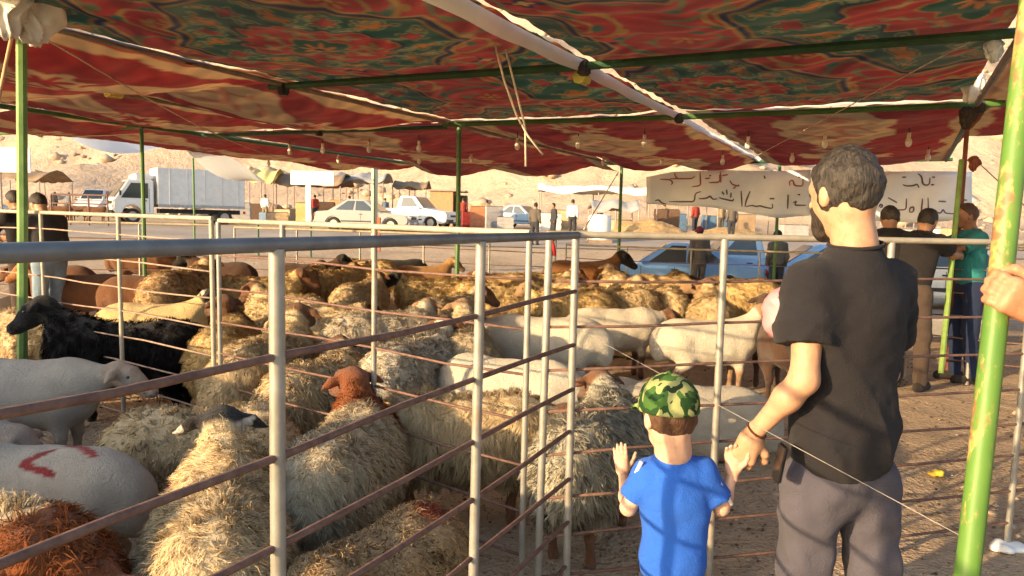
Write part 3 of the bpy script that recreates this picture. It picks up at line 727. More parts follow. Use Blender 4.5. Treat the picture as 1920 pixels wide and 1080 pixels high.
    SH[key] = (me, fl, fr); return SH[key]
SM = {}
def sheep_mats(wool, face):
    if (wool, face) in SM: return SM[(wool, face)]
    m = N('sheep_coat'); co = m.coord(); a = m.attr('mask'); sp = m.n('ShaderNodeSeparateColor'); m.l(a, sp.inputs[0])
    n1 = m.noise(7, 5, .65, co); n2 = m.noise(45, 3, .6, co)
    c = m.ramp(n1, [(.3, tuple(v * .80 for v in wool)), (.7, tuple(min(1, v * 1.05) for v in wool))])
    c = m.mix(.22, c, m.ramp(m.noise(85, 3, .7, co), [(.3, (.6, .6, .6)), (.6, (1, 1, 1))]), 'MULTIPLY')
    f = m.ramp(n1, [(.3, tuple(v * .7 for v in face)), (.7, face)])
    if face == (.7, .7, .7): f = m.ramp(m.noise(9, 2, .5, co), [(.55, (.02, .017, .015)), (.60, (.55, .48, .40))])
    c = m.mix(sp.outputs[0], c, f); c = m.mix(sp.outputs[1], c, (.05, .04, .03)); c = m.mix(sp.outputs[2], c, (.30, .035, .03))
    m.base(c); m.set(.95, 0, .1); m.b.inputs['Sheen Weight'].default_value = .15; m.bump(m.noise(70, 4, .75, co), .75, .022)
    k = N('sheep_fleece'); a = k.attr('tint'); sp = k.n('ShaderNodeSeparateColor'); k.l(a, sp.inputs[0])
    c = k.ramp(sp.outputs[0], [(.15, tuple(v * .66 for v in wool)), (.55, wool), (.95, tuple(min(1, v * 1.28) for v in wool))])
    big = k.noise(5, 4, .6); c = k.mix(k.ramp(big, [(.5, (0, 0, 0)), (.72, (.5, .5, .5))]), c, tuple(v * t for v, t in zip(wool, (.62, .55, .5))))
    c = k.mix(sp.outputs[1], c, k.ramp(sp.outputs[0], [(.15, tuple(v * .6 for v in face)), (.8, tuple(min(1, v * 1.5) for v in face))])); c = k.mix(sp.outputs[2], c, (.30, .035, .03)); k.base(c); k.set(.9, 0, .12)
    tr = k.n('ShaderNodeBsdfTranslucent'); k.l(c, tr.inputs[0]); mx = k.n('ShaderNodeMixShader'); mx.inputs[0].default_value = .22
    k.l(k.b.outputs[0], mx.inputs[1]); k.l(tr.outputs[0], mx.inputs[2]); k.l(mx.outputs[0], k.out.inputs[0])
    SM[(wool, face)] = (m.m, k.m); return SM[(wool, face)]
M_eye = mk('dark_eye', (.012, .009, .007), .15, 0, .1, 5., bump=0, spec=.6)
M_horn = mk('ribbed_horn', (.40, .31, .20), .6, 0, .3, 30., bump=.6)
def eye_mesh():
    return MB().ball((0, 0, 0), (.012, .012, .012), 8, 6).mesh('eye', True)
EYE = eye_mesh()
def horn(par, fr, s):
    poll, hd, sd, up = [Vector(x) for x in fr]; b = poll + sd * s * .045 + up * .05; P = []
    for i in range(13):
        t = i / 12; a = t * 4.2; r = .065 * (1 - .15 * t)
        P.append(b - hd * (r * math.sin(a) * .9) + up * (r * (math.cos(a) - 1) * .8 + .035 * math.sin(a)) + sd * s * (.03 + .10 * t))
    MB().tube(P, [.021 * (1 - .8 * i / 12) + .002 for i in range(13)], 8).put('horn', M_horn, par, smooth=True)
def sheep(label, key, x, y, yaw, scale=1., wool=(.5, .4, .26), face=(.16, .08, .04), horns=False, group='sheep of the flock', eyes=True, name='sheep', z=None):
    me, fl, fr = SH[key]; mb, mf = sheep_mats(wool, face)
    t = thing(name, label, name, (x, y, tz(x, y) - .005 if z is None else z), R(yaw), group); t.scale = (scale,) * 3
    put('body', me, mb, t)
    if fl:
        f = put('fleece', fl, mf, t); f['kind'] = 'stuff'
    if eyes:
        poll, hd, sd, up = [Vector(v) for v in fr]
        for s in (-1, 1): put('eye', EYE, M_eye, t, poll + hd * .075 + sd * s * .056 + up * .026)
    if horns:
        for s in (-1, 1): horn(t, fr, s)
    return t
CREAM = (.70, .545, .325); WHITE = (.66, .58, .45); TANW = (.56, .39, .21); GREYW = (.62, .51, .34); BRN = (.15, .065, .03); DBR = (.075, .04, .025); BLK = (.014, .012, .012); GOLD = (.68, .49, .23)
fB = (.17, .075, .035); fK = (.02, .016, .014); fW = (.47, .37, .29); fT = (.36, .22, .12); fM = (.7, .7, .7)
def marks(V):
    x, y, z = V[:, 0], V[:, 1], V[:, 2]; s = np.zeros(len(V))
    def bar(p, q, w_):
        p = np.array(p); q = np.array(q); d = q - p; P = np.stack([x, y + .35 * 0], 1)
        # painted on the near flank and back: coordinates are x along the body, a = around the body
        a = np.arctan2(-(y), z - .45) * .19; P = np.stack([x, a], 1); t = np.clip((P - p) @ d / (d @ d), 0, 1)
        return 1 - smooth01(np.linalg.norm(P - p - t[:, None] * d, axis=1) + .006 * wav(V, 60), w_ * .75, w_)
    for p, q, w_ in (((-.02, -.10), (-.18, -.14), .016), ((-.03, -.10), (-.10, -.02), .016), ((-.12, .04), (-.30, -.04), .022)): s = np.maximum(s, bar(p, q, w_))
    return s
def neckmark(V): return (1 - smooth01(np.linalg.norm((V - np.array((.30, .14, .60))) * np.array((1., 1., 1.6)), axis=1), .045, .08)) * .75
def rumpmark(V): return (1 - smooth01(np.linalg.norm((V - np.array((-.30, .04, .66))) * np.array((1, 1., 1)), axis=1), .05, .09)) * .8
sheep_mesh('shag_up', 'high', wool=.035, hair=.05, nt=49592, seed=3, lump=.009, paint=neckmark)
sheep_mesh('shag_level', 'level', wool=.035, hair=.062, nt=32884, seed=4, lump=.009)
sheep_mesh('shag_down', 'down', wool=.03, hair=.068, nt=23868, seed=5, lump=.009, turn=.3)
sheep_mesh('shag_turn', 'up', wool=.035, hair=.06, nt=21481, seed=6, lump=.009, turn=-.7)
sheep_mesh('shag_turn2', 'up', wool=.035, hair=.06, nt=29596, seed=16, lump=.009, turn=.8)
sheep_mesh('shag_brown', 'high', wool=.035, hair=.045, nt=40575, seed=26, lump=.009, turn=.75, hn=True)
sheep_mesh('down_brown', 'low', wool=.03, hair=.05, nt=40575, seed=27, lump=.009, turn=.15, hn=True)
sheep_mesh('level_brown', 'level', wool=.035, hair=.05, nt=16524, seed=28, lump=.009, hn=True, turn=-.2)
sheep_mesh('curl_up', 'up', wool=.035, hair=.036, nt=29596, seed=7, lump=.009, down=.3)
sheep_mesh('curl_down', 'down', wool=.035, hair=.036, nt=19094, seed=8, lump=.009, down=.3)
sheep_mesh('shorn_up', 'up', wool=.0, seed=9, lump=.005)
sheep_mesh('shorn_level', 'level', wool=.0, seed=10, lump=.004, fat=1.05)
sheep_mesh('shorn_down', 'down', wool=.0, seed=13, lump=.004)
sheep_mesh('shorn_mark', 'down', wool=.01, seed=11, lump=.004, fat=1.12, paint=marks)
sheep_mesh('shorn_lie', 'level', True, wool=.01, seed=12, lump=.005, fat=1.1)
sheep_mesh('tan_mark', 'level', wool=.01, hair=.03, nt=27050, seed=14, lump=.008, paint=rumpmark, down=.4, turn=.25)
sheep_mesh('goat', 'up', wool=.0, hair=.06, nt=14320, seed=15, lump=.008, fat=.95, down=.9)
# --- near pen
sheep('shaggy cream sheep with black and white head, seen from behind at the near fence', 'shag_up', -.90, 2.24, 109, .93, CREAM, fM)
sheep('cream sheep with rust brown head and curled horns at the bottom left', 'down_brown', -1.50, 1.97, -20, 1.0, CREAM, (.26, .085, .03), True)
sheep('shorn grey sheep with red paint strokes on its flank', 'shorn_mark', -1.80, 2.78, 176, .85, (.52, .46, .37), fW)
sheep('pale shorn lamb with white face standing in shade on the left', 'shorn_level', -2.72, 4.1, 3, .97, (.52, .46, .38), fW)
sheep('white faced sheep looking in from the left edge under the top bar', 'shorn_down', -2.80, 3.3, 2, 1.0, (.54, .48, .40), fW)
sheep('shaggy sheep with rusty brown neck and head, beside the thin post', 'shag_brown', -.67, 2.98, 84, .93, GREYW, (.22, .07, .025))
sheep('tan sheep with a white face and red mark at the bottom centre', 'tan_mark', -.40, 2.18, 240, .80, TANW, fM)
# --- behind the second fence
sheep('long cream fleeced sheep with sunlit back behind the bars left of the corner post', 'shag_level', -.20, 3.58, 2, .90, CREAM, fB)
sheep('grey green shaggy sheep in shade behind the corner post', 'shag_turn2', .40, 3.36, 66, .92, (.48, .44, .34), fB)
sheep('white woolly sheep with fluffy back behind the brown headed one', 'curl_up', -.62, 4.75, 70, 1.0, WHITE, fB)
sheep('grey flanked sheep right of the white woolly one', 'shag_up', -.33, 5.35, 96, 1.0, GREYW, fT)
sheep('shaggy cream sheep left of the wide near post', 'shag_up', -1.52, 4.62, 82, 1.02, CREAM, fB)
sheep('cream fleeced sheep behind the left fence joint', 'shag_brown', -2.02, 5.25, 100, 1.0, GOLD, fB)
sheep('black long haired goat behind the left fence', 'goat', -2.62, 5.02, 186, 1.12, BLK, BLK, False, name='goat')
sheep('tan horned sheep with lowered head left of the black goat', 'curl_down', -3.55, 5.55, -15, 1.0, CREAM, fT, True)
sheep('cream sheep with black and white face above the black goat', 'shorn_up', -3.15, 6.55, 4, 1.0, GOLD, fM)
sheep('brown sheep with orange face near the jeans wearing man', 'shorn_up', -4.95, 8.5, 196, 1.1, BRN, (.36, .15, .05))
sheep('brown sheep standing broadside right of the orange faced one', 'shorn_level', -4.0, 8.3, 10, 1.12, BRN, fK)
sheep('tan rumped sheep standing tail on beside the left fence joint', 'curl_up', -3.55, 8.0, 85, 1.2, TANW, fB)
sheep('golden sheep with brown face right of the left fence joint', 'curl_up', -2.95, 8.6, 15, 1.05, GOLD, fB)
sheep('pale shorn sheep standing broadside behind the corner posts', 'shorn_level', .28, 6.0, 172, 1.05, WHITE, fB)
sheep('shorn grey sheep lying down behind the boy', 'shorn_lie', 1.16, 4.72, 176, 1.1, (.44, .39, .31), fT)
sheep('small cream sheep lying beside the shorn grey one', 'shorn_lie', .62, 5.15, 30, .9, (.5, .43, .33), fB)
sheep('pale shorn sheep with long legs standing in sun right of the boy\'s cap', 'shorn_up', 1.72, 6.4, 8, 1.0, WHITE, fT)
sheep('dark brown sheep standing between the pale one and the man', 'shorn_up', 2.32, 6.5, 82, 1.05, DBR, DBR)
sheep('pale shorn sheep in the second row left of the long legged one', 'shorn_level', .98, 7.0, 12, 1.0, WHITE, fB)
# --- far rows
rows = [('golden woolly sheep in the far row behind the bars left of the man', 'level_brown', 2.12, 10.3, 5, 1.08, GOLD, fB), ('golden fleeced sheep just left of the man\'s sleeve', 'level_brown', 2.98, 9.8, 172, 1.1, GOLD, fT),
        ('reddish brown sheep with dark head before the blue car', 'shorn_up', 1.15, 12.0, 4, 1.3, (.20, .085, .03), fK), ('yellow sheep with rounded back behind the thin middle post', 'curl_down', -2.35, 11.8, 170, 1.1, GOLD, fB),
        ('orange tan sheep left of the green centre pole', 'shorn_up', -1.45, 12.1, 20, 1.05, (.42, .23, .09), fT), ('golden sheep with dark face right beside the green centre pole', 'curl_up', -1.0, 9.4, 200, 1.0, GOLD, fK),
        ('cream sheep in the middle row at the foot of the green centre pole', 'shag_turn', -.62, 7.3, 60, 1.0, CREAM, fB), ('yellow cream sheep left of the pen corner in the middle row', 'curl_down', .02, 8.5, 10, 1.05, GOLD, fB),
        ('cream sheep behind the wide near post in the middle row', 'level_brown', -1.55, 6.4, 8, 1.0, CREAM, fB), ('pale sheep between the near posts in the middle row', 'shag_turn2', -1.02, 6.1, 30, .98, WHITE, fT),
        ('cream sheep behind the posts at mid left of the flock', 'curl_up', -2.18, 7.2, 150, 1.0, CREAM, fB), ('yellow sheep right of the pen corner in the far row', 'curl_up', .66, 8.4, 185, 1.0, GOLD, fT),
        ('cream sheep behind the pen corner with tucked head', 'shag_down', 1.25, 8.7, 5, 1.0, CREAM, fB), ('cream sheep resting in the shade left of the long legged one', 'shorn_lie', 1.5, 8.1, 10, 1.0, CREAM, fB),
        ('brown sheep in the back row below the truck', 'shorn_down', -6.6, 13.3, 5, 1.2, BRN, fK), ('dark sheep in the back row below the truck box', 'shorn_up', -4.4, 11.2, 175, 1.1, DBR, fK),
        ('dark sheep standing below the white sign', 'shorn_up', -3.1, 11.3, 5, 1.1, DBR, fK), ('black sheep in the back row below the silver car', 'shorn_down', -2.0, 13.2, 10, 1.1, BLK, fK),
        ('brown and tan sheep right of the wide near post in the back row', 'curl_up', -2.75, 9.9, 80, 1.05, TANW, fB), ('golden sheep between the two far rows at the middle', 'level_brown', -.2, 10.6, 182, 1.0, GOLD, fB),
        ('tan sheep at the back of the flock before the pale dirt road', 'curl_up', .5, 11.0, 15, 1.0, GOLD, fB), ('cream sheep half hidden behind the man\'s arm', 'shag_turn', 1.75, 9.2, 120, 1.0, CREAM, fT),
        ('brown sheep behind the jeans wearing man\'s legs', 'shorn_level', -5.9, 9.6, 175, 1.1, BRN, fB)]
rows += [('small cream sheep just behind the black headed one in the near pen', 'curl_down', -1.42, 3.42, 15, .82, CREAM, fB), ('pale sheep with lowered head left of the corner posts in the second row', 'shorn_down', -.02, 4.55, 165, .95, WHITE, fB),
         ('cream fleeced sheep hard against the fence left of the thin post', 'shag_turn2', -1.12, 4.32, 70, .9, CREAM, fB), ('pale yellow sheep in the far row between the two near posts', 'curl_up', -.5, 9.5, 85, 1.0, GOLD, fB),
         ('cream sheep in the far row right of the green centre pole', 'shag_turn', .75, 9.7, 100, 1.0, CREAM, fB), ('woolly cream sheep at the back before the sky blue sedan', 'curl_up', 1.55, 11.2, 95, 1.05, CREAM, fT), ('tan sheep rump on in the back row left of the man', 'curl_down', 2.55, 11.4, 80, 1.05, GOLD, fB),
         ('cream sheep rump on in the back row below the white pickup', 'curl_up', -1.75, 8.6, 75, 1.0, CREAM, fB), ('golden sheep in the back row above the wide near post', 'shag_turn2', -2.4, 10.3, 60, 1.0, GOLD, fB), ('cream sheep beside the long legged one in the third row', 'shag_up', 2.2, 8.2, 80, 1.0, CREAM, fB)]
for r_ in rows: sheep(*r_, eyes=r_[3] < 9)
# unseen sheep added beyond the left edge to cast low shade
for i, (x, y, yw, kk) in enumerate(((-2.35, 1.45, 60, 'shag_turn'), (-2.75, 2.4, 20, 'curl_up'), (-3.6, 2.9, 80, 'shag_level'), (-3.7, 1.6, 120, 'curl_down'), (-4.3, 4.0, 10, 'shorn_up'), (-1.95, .75, 75, 'curl_up'))):
    sheep('cream sheep added unseen beyond the left edge to shade the pen', kk, x, y, yw, 1.0, CREAM, fB, group='added sheep beyond the left edge', eyes=False)

# unseen straw bales, added beyond the left edge to shade the pen
M_bale = mk('baled_straw', (.46, .34, .15), .95, 0, .35, 9., bump=1., bscale=60., dist=.03)
bs = thing('added_shade_bales', 'added stack of straw bales beyond the left edge, there to shade the pen', 'bales', (-4.65, 2.2, tz(-4.65, 2.2)), math.atan2(2.7, -1.15))
bale = MB().box((0, 0, 0), (.92, .48, .45)).mesh('bale', 'auto', .04)
for lv in range(3):
    for i in range(4): put('bale', bale, M_bale, bs, ((i - 1.5) * .94 + .05 * lv - .1, .03 * (-1) ** lv, .225 + lv * .452)).rotation_euler = (0, 0, .04 * math.sin(i * 3 + lv))
# ================================================================== people
def V3(v): return np.array((v[0], v[1], v[2]), float)
def unit(v): v = np.asarray(v, float); return v / (np.linalg.norm(v) + 1e-9)
def hand_prims(W, f, n, side=1, s=1., curl=(.5, .5, .5, .5), thumb=.6, spread=.06):
    """W wrist, f towards the fingers, n out of the palm; thumb leaves on side*b"""
    f = unit(f); n = unit(n - f * np.dot(f, n)); b = np.cross(f, n) * side; W = np.asarray(W, float)
    P = [cap(W - f * .02 * s, W + f * .03 * s, .024 * s, .027 * s)]
    for o in (-.027, -.009, .009, .027): P.append((cap(W + f * .02 * s + b * o * .6 * s, W + f * .088 * s + b * o * s, .016 * s, .0125 * s), .02 * s))
    for i, (o, L) in enumerate(((.027, .070), (.009, .078), (-.009, .073), (-.027, .056))):
        p = W + f * .086 * s + b * o * s; a = 0.; c = curl[i]; r = (.0092, .0094, .009, .0078)[i] * s
        d0 = unit(f + b * o * spread / .027)
        for k, fr in enumerate((.44, .31, .25)):
            a += c * (.8, 1.0, .7)[k]; d = d0 * math.cos(a) + n * math.sin(a); q = p + d * L * fr * s
            P.append((cap(p, q, r * (1 - .07 * k), r * (1 - .07 * (k + 1))), .008 * s)); p = q
    p = W + f * .025 * s + b * .026 * s + n * .006 * s; a = .75
    for k, L in enumerate((.042, .034, .026)):
        d = unit(f * math.cos(a) + b * math.sin(a) + n * (.25 + thumb * .5 * k)); q = p + d * L * s
        P.append((cap(p, q, (.0135, .0108, .0095)[k] * s, (.011, .0098, .0078)[k] * s), .012 * s)); p = q; a -= thumb * .7
    return P
def ortho(fwd, up=(0, 0, 1)):
    f = unit(fwd); r = unit(np.cross(f, up)); u = np.cross(r, f); return np.stack([r, f, u], 1)      # columns right, forward, up
def skin_mat(c, name):
    if name in MATS: return MATS[name]
    x = N(name); n = x.noise(26, 6, .7); x.base(x.ramp(n, [(.3, (c[0] * .84, c[1] * .72, c[2] * .68)), (.5, c), (.72, tuple(min(1, v * 1.14) for v in c))])); x.set(.5, 0, .35)
    x.b.inputs['Subsurface Weight'].default_value = .12; x.b.inputs['Subsurface Radius'].default_value = (.02, .008, .004); x.bump(x.noise(160, 4, .7), .3, .003)
    MATS[name] = x.m; return x.m
def cloth_mat(name, c, var=.14):
    if name in MATS: return MATS[name]
    x = N(name); co = x.coord(); n = x.noise(5, 4, .6, co); wv = x.noise(420, 2, .5, co)
    x.base(x.ramp(n, [(.3, tuple(v * (1 - var) for v in c)), (.7, tuple(v * (1 + var) for v in c))])); x.set(.92, 0, .12); x.b.inputs['Sheen Weight'].default_value = .05
    h = x.n('ShaderNodeMath', operation='MULTIPLY_ADD'); h.inputs[1].default_value = 3.; x.l(x.noise(11, 4, .6, co, .8), h.inputs[0]); x.l(wv, h.inputs[2]); x.bump(h.outputs[0], .42, .018)
    MATS[name] = x.m; return x.m
def hair_mat(name, c, c2=None):
    if name in MATS: return MATS[name]
    x = N(name); n = x.noise(90, 4, .7, x.coord('Object', (1, 1, .25))); x.base(x.ramp(n, [(.35, c), (.68, c2 or tuple(v * 1.8 for v in c))])); x.set(.55, 0, .3); x.bump(n, .8, .01)
    MATS[name] = x.m; return x.m
SKIN = skin_mat((.46, .26, .16), 'warm_skin'); SKIN2 = skin_mat((.34, .18, .105), 'tanned_skin'); SKIN3 = skin_mat((.60, .37, .26), 'child_skin')
HAIR = hair_mat('dark_hair', (.018, .013, .010), (.05, .038, .03))
def person(label, J, look, vox=.014, hands=True, group=None, name='person'):
    """J: joints in the world; every piece is placed from them"""
    J = {k: V3(v) for k, v in J.items()}; s = look.get('s', 1.)
    base = np.array(((J['anL'][0] + J['anR'][0]) / 2, (J['anL'][1] + J['anR'][1]) / 2, 0)); base[2] = tz(base[0], base[1]) if 'z0' not in look else look['z0']
    J = {k: (v - base if k != 'face' else unit(v)) for k, v in J.items()}
    t = thing(name, label, 'person', tuple(base), 0, group)
    hip = (J['hipL'] + J['hipR']) / 2; sh = (J['shL'] + J['shR']) / 2; spine = unit(sh - hip); lat = unit(J['shR'] - J['shL']); fwd = unit(np.cross(spine, lat)) * -1
    if np.dot(fwd, J['face']) < -.2: fwd = -fwd
    neck = J['neck']; head = J['head']; hr = ortho(J['face'], (0, 0, 1)); up = hr[:, 2]; f = hr[:, 1]; rt = hr[:, 0]
    hs = look.get('hs', s)
    # skin
    hd = [ell(head + up * .018 * hs, np.array((.076, .094, .100)) * hs, hr), cap(head - up * .045 * hs + f * .035 * hs, head - up * .072 * hs + f * .055 * hs, .052 * hs, .038 * hs), cap(neck, head - up * .05 * hs - f * .02 * hs, .060 * hs, .056 * hs),
          (cap(head + f * .088 * hs + up * .005 * hs, head + f * .108 * hs - up * .022 * hs, .011 * hs, .015 * hs), .015), (cap(head + f * .078 * hs + up * .022 * hs - rt * .03 * hs, head + f * .078 * hs + up * .022 * hs + rt * .03 * hs, .014 * hs), .02),
          (cap(head + f * .088 * hs - up * .048 * hs - rt * .018 * hs, head + f * .088 * hs - up * .048 * hs + rt * .018 * hs, .009 * hs), .012)]
    for sg in (-1, 1): hd += [(ell(head + rt * sg * .078 * hs - f * .006 * hs - up * .005 * hs, np.array((.010, .019, .031)) * hs, hr), .008)]
    core = [cap(neck - spine * .02, sh - spine * .06 * s, .06 * s, .09 * s), cap(J['shL'] * .6 + sh * .4, J['shR'] * .6 + sh * .4, .075 * s), ell(sh * .62 + hip * .38, np.array((.125, .08, .19)) * s, np.stack([lat, fwd, spine], 1)), ell(hip + spine * .04, np.array((.118, .075, .10)) * s, np.stack([lat, fwd, spine], 1))]
    arms = []
    for q in 'LR':
        arms += [cap(J['sh' + q], J['el' + q], .049 * s, .037 * s), cap(J['el' + q], J['el' + q] * .68 + J['wr' + q] * .32, .035 * s, .036 * s), cap(J['el' + q] * .68 + J['wr' + q] * .32, J['wr' + q], .036 * s, .0245 * s)]
    legs = []
    for q in 'LR':
        legs += [cap(J['hip' + q], J['kn' + q], .070 * s, .050 * s), cap(J['kn' + q], J['an' + q], .054 * s, .036 * s)]
    parts = []
    fn = sdf(hd + core + arms + legs, .035 * s); lo, hi = bounds(hd + core + arms + legs)
    if look.get('fine'):
        parts.append(nets(sdf(core + legs, .05 * s), *bounds(core + legs), .016)); parts.append(nets(sdf(hd, .03 * s), *bounds(hd), look['fine'])); parts.append(nets(sdf(arms, .03 * s), *bounds(arms), look['fine'] * 1.2))
    else: parts.append(nets(fn, lo, hi, vox))
    if hands:
        for q in 'LR':
            h = look.get('hand' + q)
            if h is None:
                d = J['wr' + q] - J['el' + q]; inn = (hip - J['wr' + q]) ; inn[2] = 0
                h = dict(f=d, n=inn, curl=(.35, .4, .45, .5), thumb=.5)
            h = dict(h); sd_ = h.pop('side', 1); pr = hand_prims(J['wr' + q], np.asarray(h['f'], float), np.asarray(h['n'], float), sd_, s * h.get('s', 1.), h.get('curl', (.4,) * 4), h.get('thumb', .5), h.get('spread', .06))
            parts.append(nets(sdf(pr, .012 * s), *bounds(pr, .03), .0032 if look.get('fine') else .0065))
    def join(ps):
        n = 0; Vs = []; Qs = []
        for v, q in ps: Vs.append(v); Qs.append(q + n); n += len(v)
        return np.concatenate(Vs), np.concatenate(Qs)
    put('body', mesh_np('body', *join(parts)), look.get('skin', SKIN), t)
    # eyes
    for sg in (-1, 1): MB().ball(head + f * .083 * hs + up * .006 * hs + rt * sg * .031 * hs, .0105 * hs, 8, 6).put('eye', M_eye, t, smooth=True)
    # shirt
    fz = look.get('fold', .005); sl = look.get('sleeve', .62)
    lo_ = look.get('loose', 1.); tor = [cap(J['shL'], J['shR'], .068 * s), ell(sh * .72 + hip * .28, np.array((.172 * lo_, .122, .215)) * s, np.stack([lat, fwd, spine], 1)), ell(sh * .25 + hip * .75, np.array((.160 * lo_, .122 * lo_, .2)) * s, np.stack([lat, fwd, spine], 1)), cap(neck - spine * .015 * s, sh - spine * .05, .064 * s, .10 * s)]
    if 'belly' in look: tor.append(ell(sh * .3 + hip * .7 + fwd * .04, np.array((.16, .14, .17)) * s * look['belly'], np.stack([lat, fwd, spine], 1)))
    slv = []
    for q in 'LR':
        a, b, c = J['sh' + q], J['el' + q], J['wr' + q]
        if sl <= 1: slv.append(cap(a, a + (b - a) * sl, .068 * s, .068 * s + .010 * s))
        else: slv += [cap(a, b, .068 * s, .056 * s), cap(b, b + (c - b) * (sl - 1), .056 * s, .043 * s)]
    ft, fs = sdf(tor, .09 * s), sdf(slv, .03 * s)
    hem = look.get('hem', -.10) * s
    cuts = []
    for q in 'LR':
        a, b, c = J['sh' + q], J['el' + q], J['wr' + q]
        if sl <= 1: cuts.append((a + (b - a) * sl, unit(b - a), .11 * s))
        else: cuts.append((b + (c - b) * (sl - 1), unit(c - b), .08 * s))
    def fshirt(P):
        d2 = fs(P)
        for o, ax, rr in cuts:
            k = (P - o) @ ax; d2 = np.where(np.linalg.norm(P - o, axis=1) < rr, np.maximum(d2, k), d2)
        d = smin(ft(P), d2, .028 * s)
        fz = look.get('fold', .005) * smooth01(np.linalg.norm(P - neck, axis=1), .08 * s, .17 * s); dg = (P @ np.array((.75, .3, .62))) * 30 + 2.2 * wav(P, 9, 4.); dh = (P @ np.array((-.7, .25, .55))) * 36 + 2.0 * wav(P, 10, 8.)
        rdg = 1 - np.abs(np.sin(dg)) ** .6; rdh = 1 - np.abs(np.sin(dh)) ** .6
        d = d - fz * 1.5 * rdg * smooth01(wav(P, 6, 2.), -.1, .5) - fz * 1.2 * rdh * smooth01(wav(P, 7, 6.), 0., .5)
        d = d + fz * .7 * wav(P * np.array((1, 1, .55)), 30, 1.) + fz * .6 * wav(P, 17, 3.) + fz * .25 * wav(P, 75, 5.)
        d = np.maximum(d, -((P - hip) @ spine - hem))                                  # hem
        nk = np.linalg.norm(P - (neck + spine * .045 * s), axis=1) - .071 * s          # neckline
        return np.maximum(d, -nk)
    lo, hi = bounds(tor + slv, .04); put('shirt', mesh_np('shirt', *nets(fshirt, lo, hi, look.get('fine', vox * .8) * 1.1)), look['shirt'], t)
    # trousers
    tr = [ell(hip + spine * .03 * s, np.array((.158, .118, .14)) * s, np.stack([lat, fwd, spine], 1))]; k0 = look.get('wide', 1.)
    for q in 'LR': tr += [cap(J['hip' + q], J['kn' + q], .094 * s * k0, .074 * s * k0), cap(J['kn' + q], J['an' + q] + np.array((0, 0, .02)), .074 * s * k0, .060 * s * k0)]
    f0 = sdf(tr, .035 * s); shorts = look.get('shorts')
    def ftr(P):
        d = f0(P) + fz * wav(P * np.array((1, 1, .8)), 30, 7.) + fz * .6 * wav(P, 52, 2.); d = np.maximum(d, (P - hip) @ spine - .12 * s)
        if shorts: d = np.maximum(d, J['knL'][2] * shorts - P[:, 2])
        return np.maximum(d, .012 - P[:, 2])
    lo, hi = bounds(tr, .04); put('trousers', mesh_np('trousers', *nets(ftr, lo, hi, look.get('fine', vox) * 1.3)), look['trousers'], t)
    for q in 'LR':
        a = J['an' + q]; sf = unit(np.array((fwd[0], fwd[1], 0))); p = [cap(a + np.array((0, 0, -.02)) - sf * .04 * s, np.array((a[0], a[1], .05 * s)) + sf * .15 * s, .045 * s, .036 * s), cap(np.array((a[0], a[1], .035 * s)) - sf * .05 * s, np.array((a[0], a[1], .03 * s)) + sf * .16 * s, .036 * s, .033 * s)]
        g = sdf(p, .03); lo, hi = bounds(p, .03); put('shoe', mesh_np('shoe', *nets(lambda P: np.maximum(g(P), .002 - P[:, 2]), lo, hi, .012 if look.get('fine') else .022)), look.get('shoes', cloth_mat('dark_shoe', (.035, .03, .028))), t)
    # hair
    if look.get('hair', HAIR) is not None:
        low = look.get('hairline', -.055)
        h1 = ell(head + up * .026 * hs - f * .004 * hs, np.array((.0845, .102, .106)) * hs, hr)
        def fh(P):
            d = d_prim(h1, P) + .0035 * hs * wav(P, 150, 1.) + .004 * hs * wav(P, 60, 2.)
            q = P - head; ff = q @ f; uu = q @ up; rr = np.abs(q @ rt)
            cutp = np.maximum(.045 * hs - uu + .0 * ff, 0) * 0
            line = low * hs + np.where(ff > .02 * hs, (ff - .02 * hs) * 1.55 + .06 * hs, 0.) + .018 * hs * smooth01(rr, .05 * hs, .075 * hs)
            line = np.where(ff > .02 * hs, line, line)
            return np.maximum(d, line - uu)
        lo, hi = bounds([h1], .02); put('hair', mesh_np('hair', *nets(fh, lo, hi, .0055 if look.get('fine') else vox * .8)), look.get('hair', HAIR), t)
    if look.get('beard'):
        p = [cap(head - up * .055 * hs + f * .05 * hs, head - up * .088 * hs + f * .066 * hs, .054 * hs, .038 * hs)]
        g = sdf(p, .03)
        def fb(P):
            q = P - head; return np.maximum(np.maximum(g(P) + .003 * wav(P, 130), (q @ up) + .028 * hs), .018 * hs - q @ f)
        lo, hi = bounds(p, .03); put('beard', mesh_np('beard', *nets(fb, lo, hi, .006)), HAIR, t)
    if look.get('cap'):
        c1 = ell(head + up * .046 * hs, np.array((.094, .112, .096)) * hs, hr)
        def fc(P):
            q = P - head; d = d_prim(c1, P) + .002 * wav(P, 60); az = np.arctan2(q @ rt, q @ f); d = d + .0022 * hs * (1 - smooth01(np.abs(np.sin(az * 3)), .0, .07)) - .0025 * hs * (1 - smooth01(q @ up, .030 * hs, .034 * hs)); d = np.minimum(d, np.linalg.norm(q - up * .142 * hs, axis=1) - .009 * hs); d = np.maximum(d, .018 * hs - q @ up + .10 * (q @ f) * 0)
            vis = np.maximum(np.abs(q @ up - (.030 * hs - .35 * np.maximum(q @ f - .08 * hs, 0))) - .006 * hs, np.linalg.norm(np.stack([(q @ rt) * .95, q @ f - .085 * hs], 1), axis=1) - .080 * hs); vis = np.maximum(vis, .03 * hs - q @ f)
            return smin(d, vis, .006)
        put('cap', mesh_np('cap', *nets(fc, head - .25 * hs, head + .25 * hs, .005 if look.get('fine') else .009)), look['cap'], t)
    return t, base
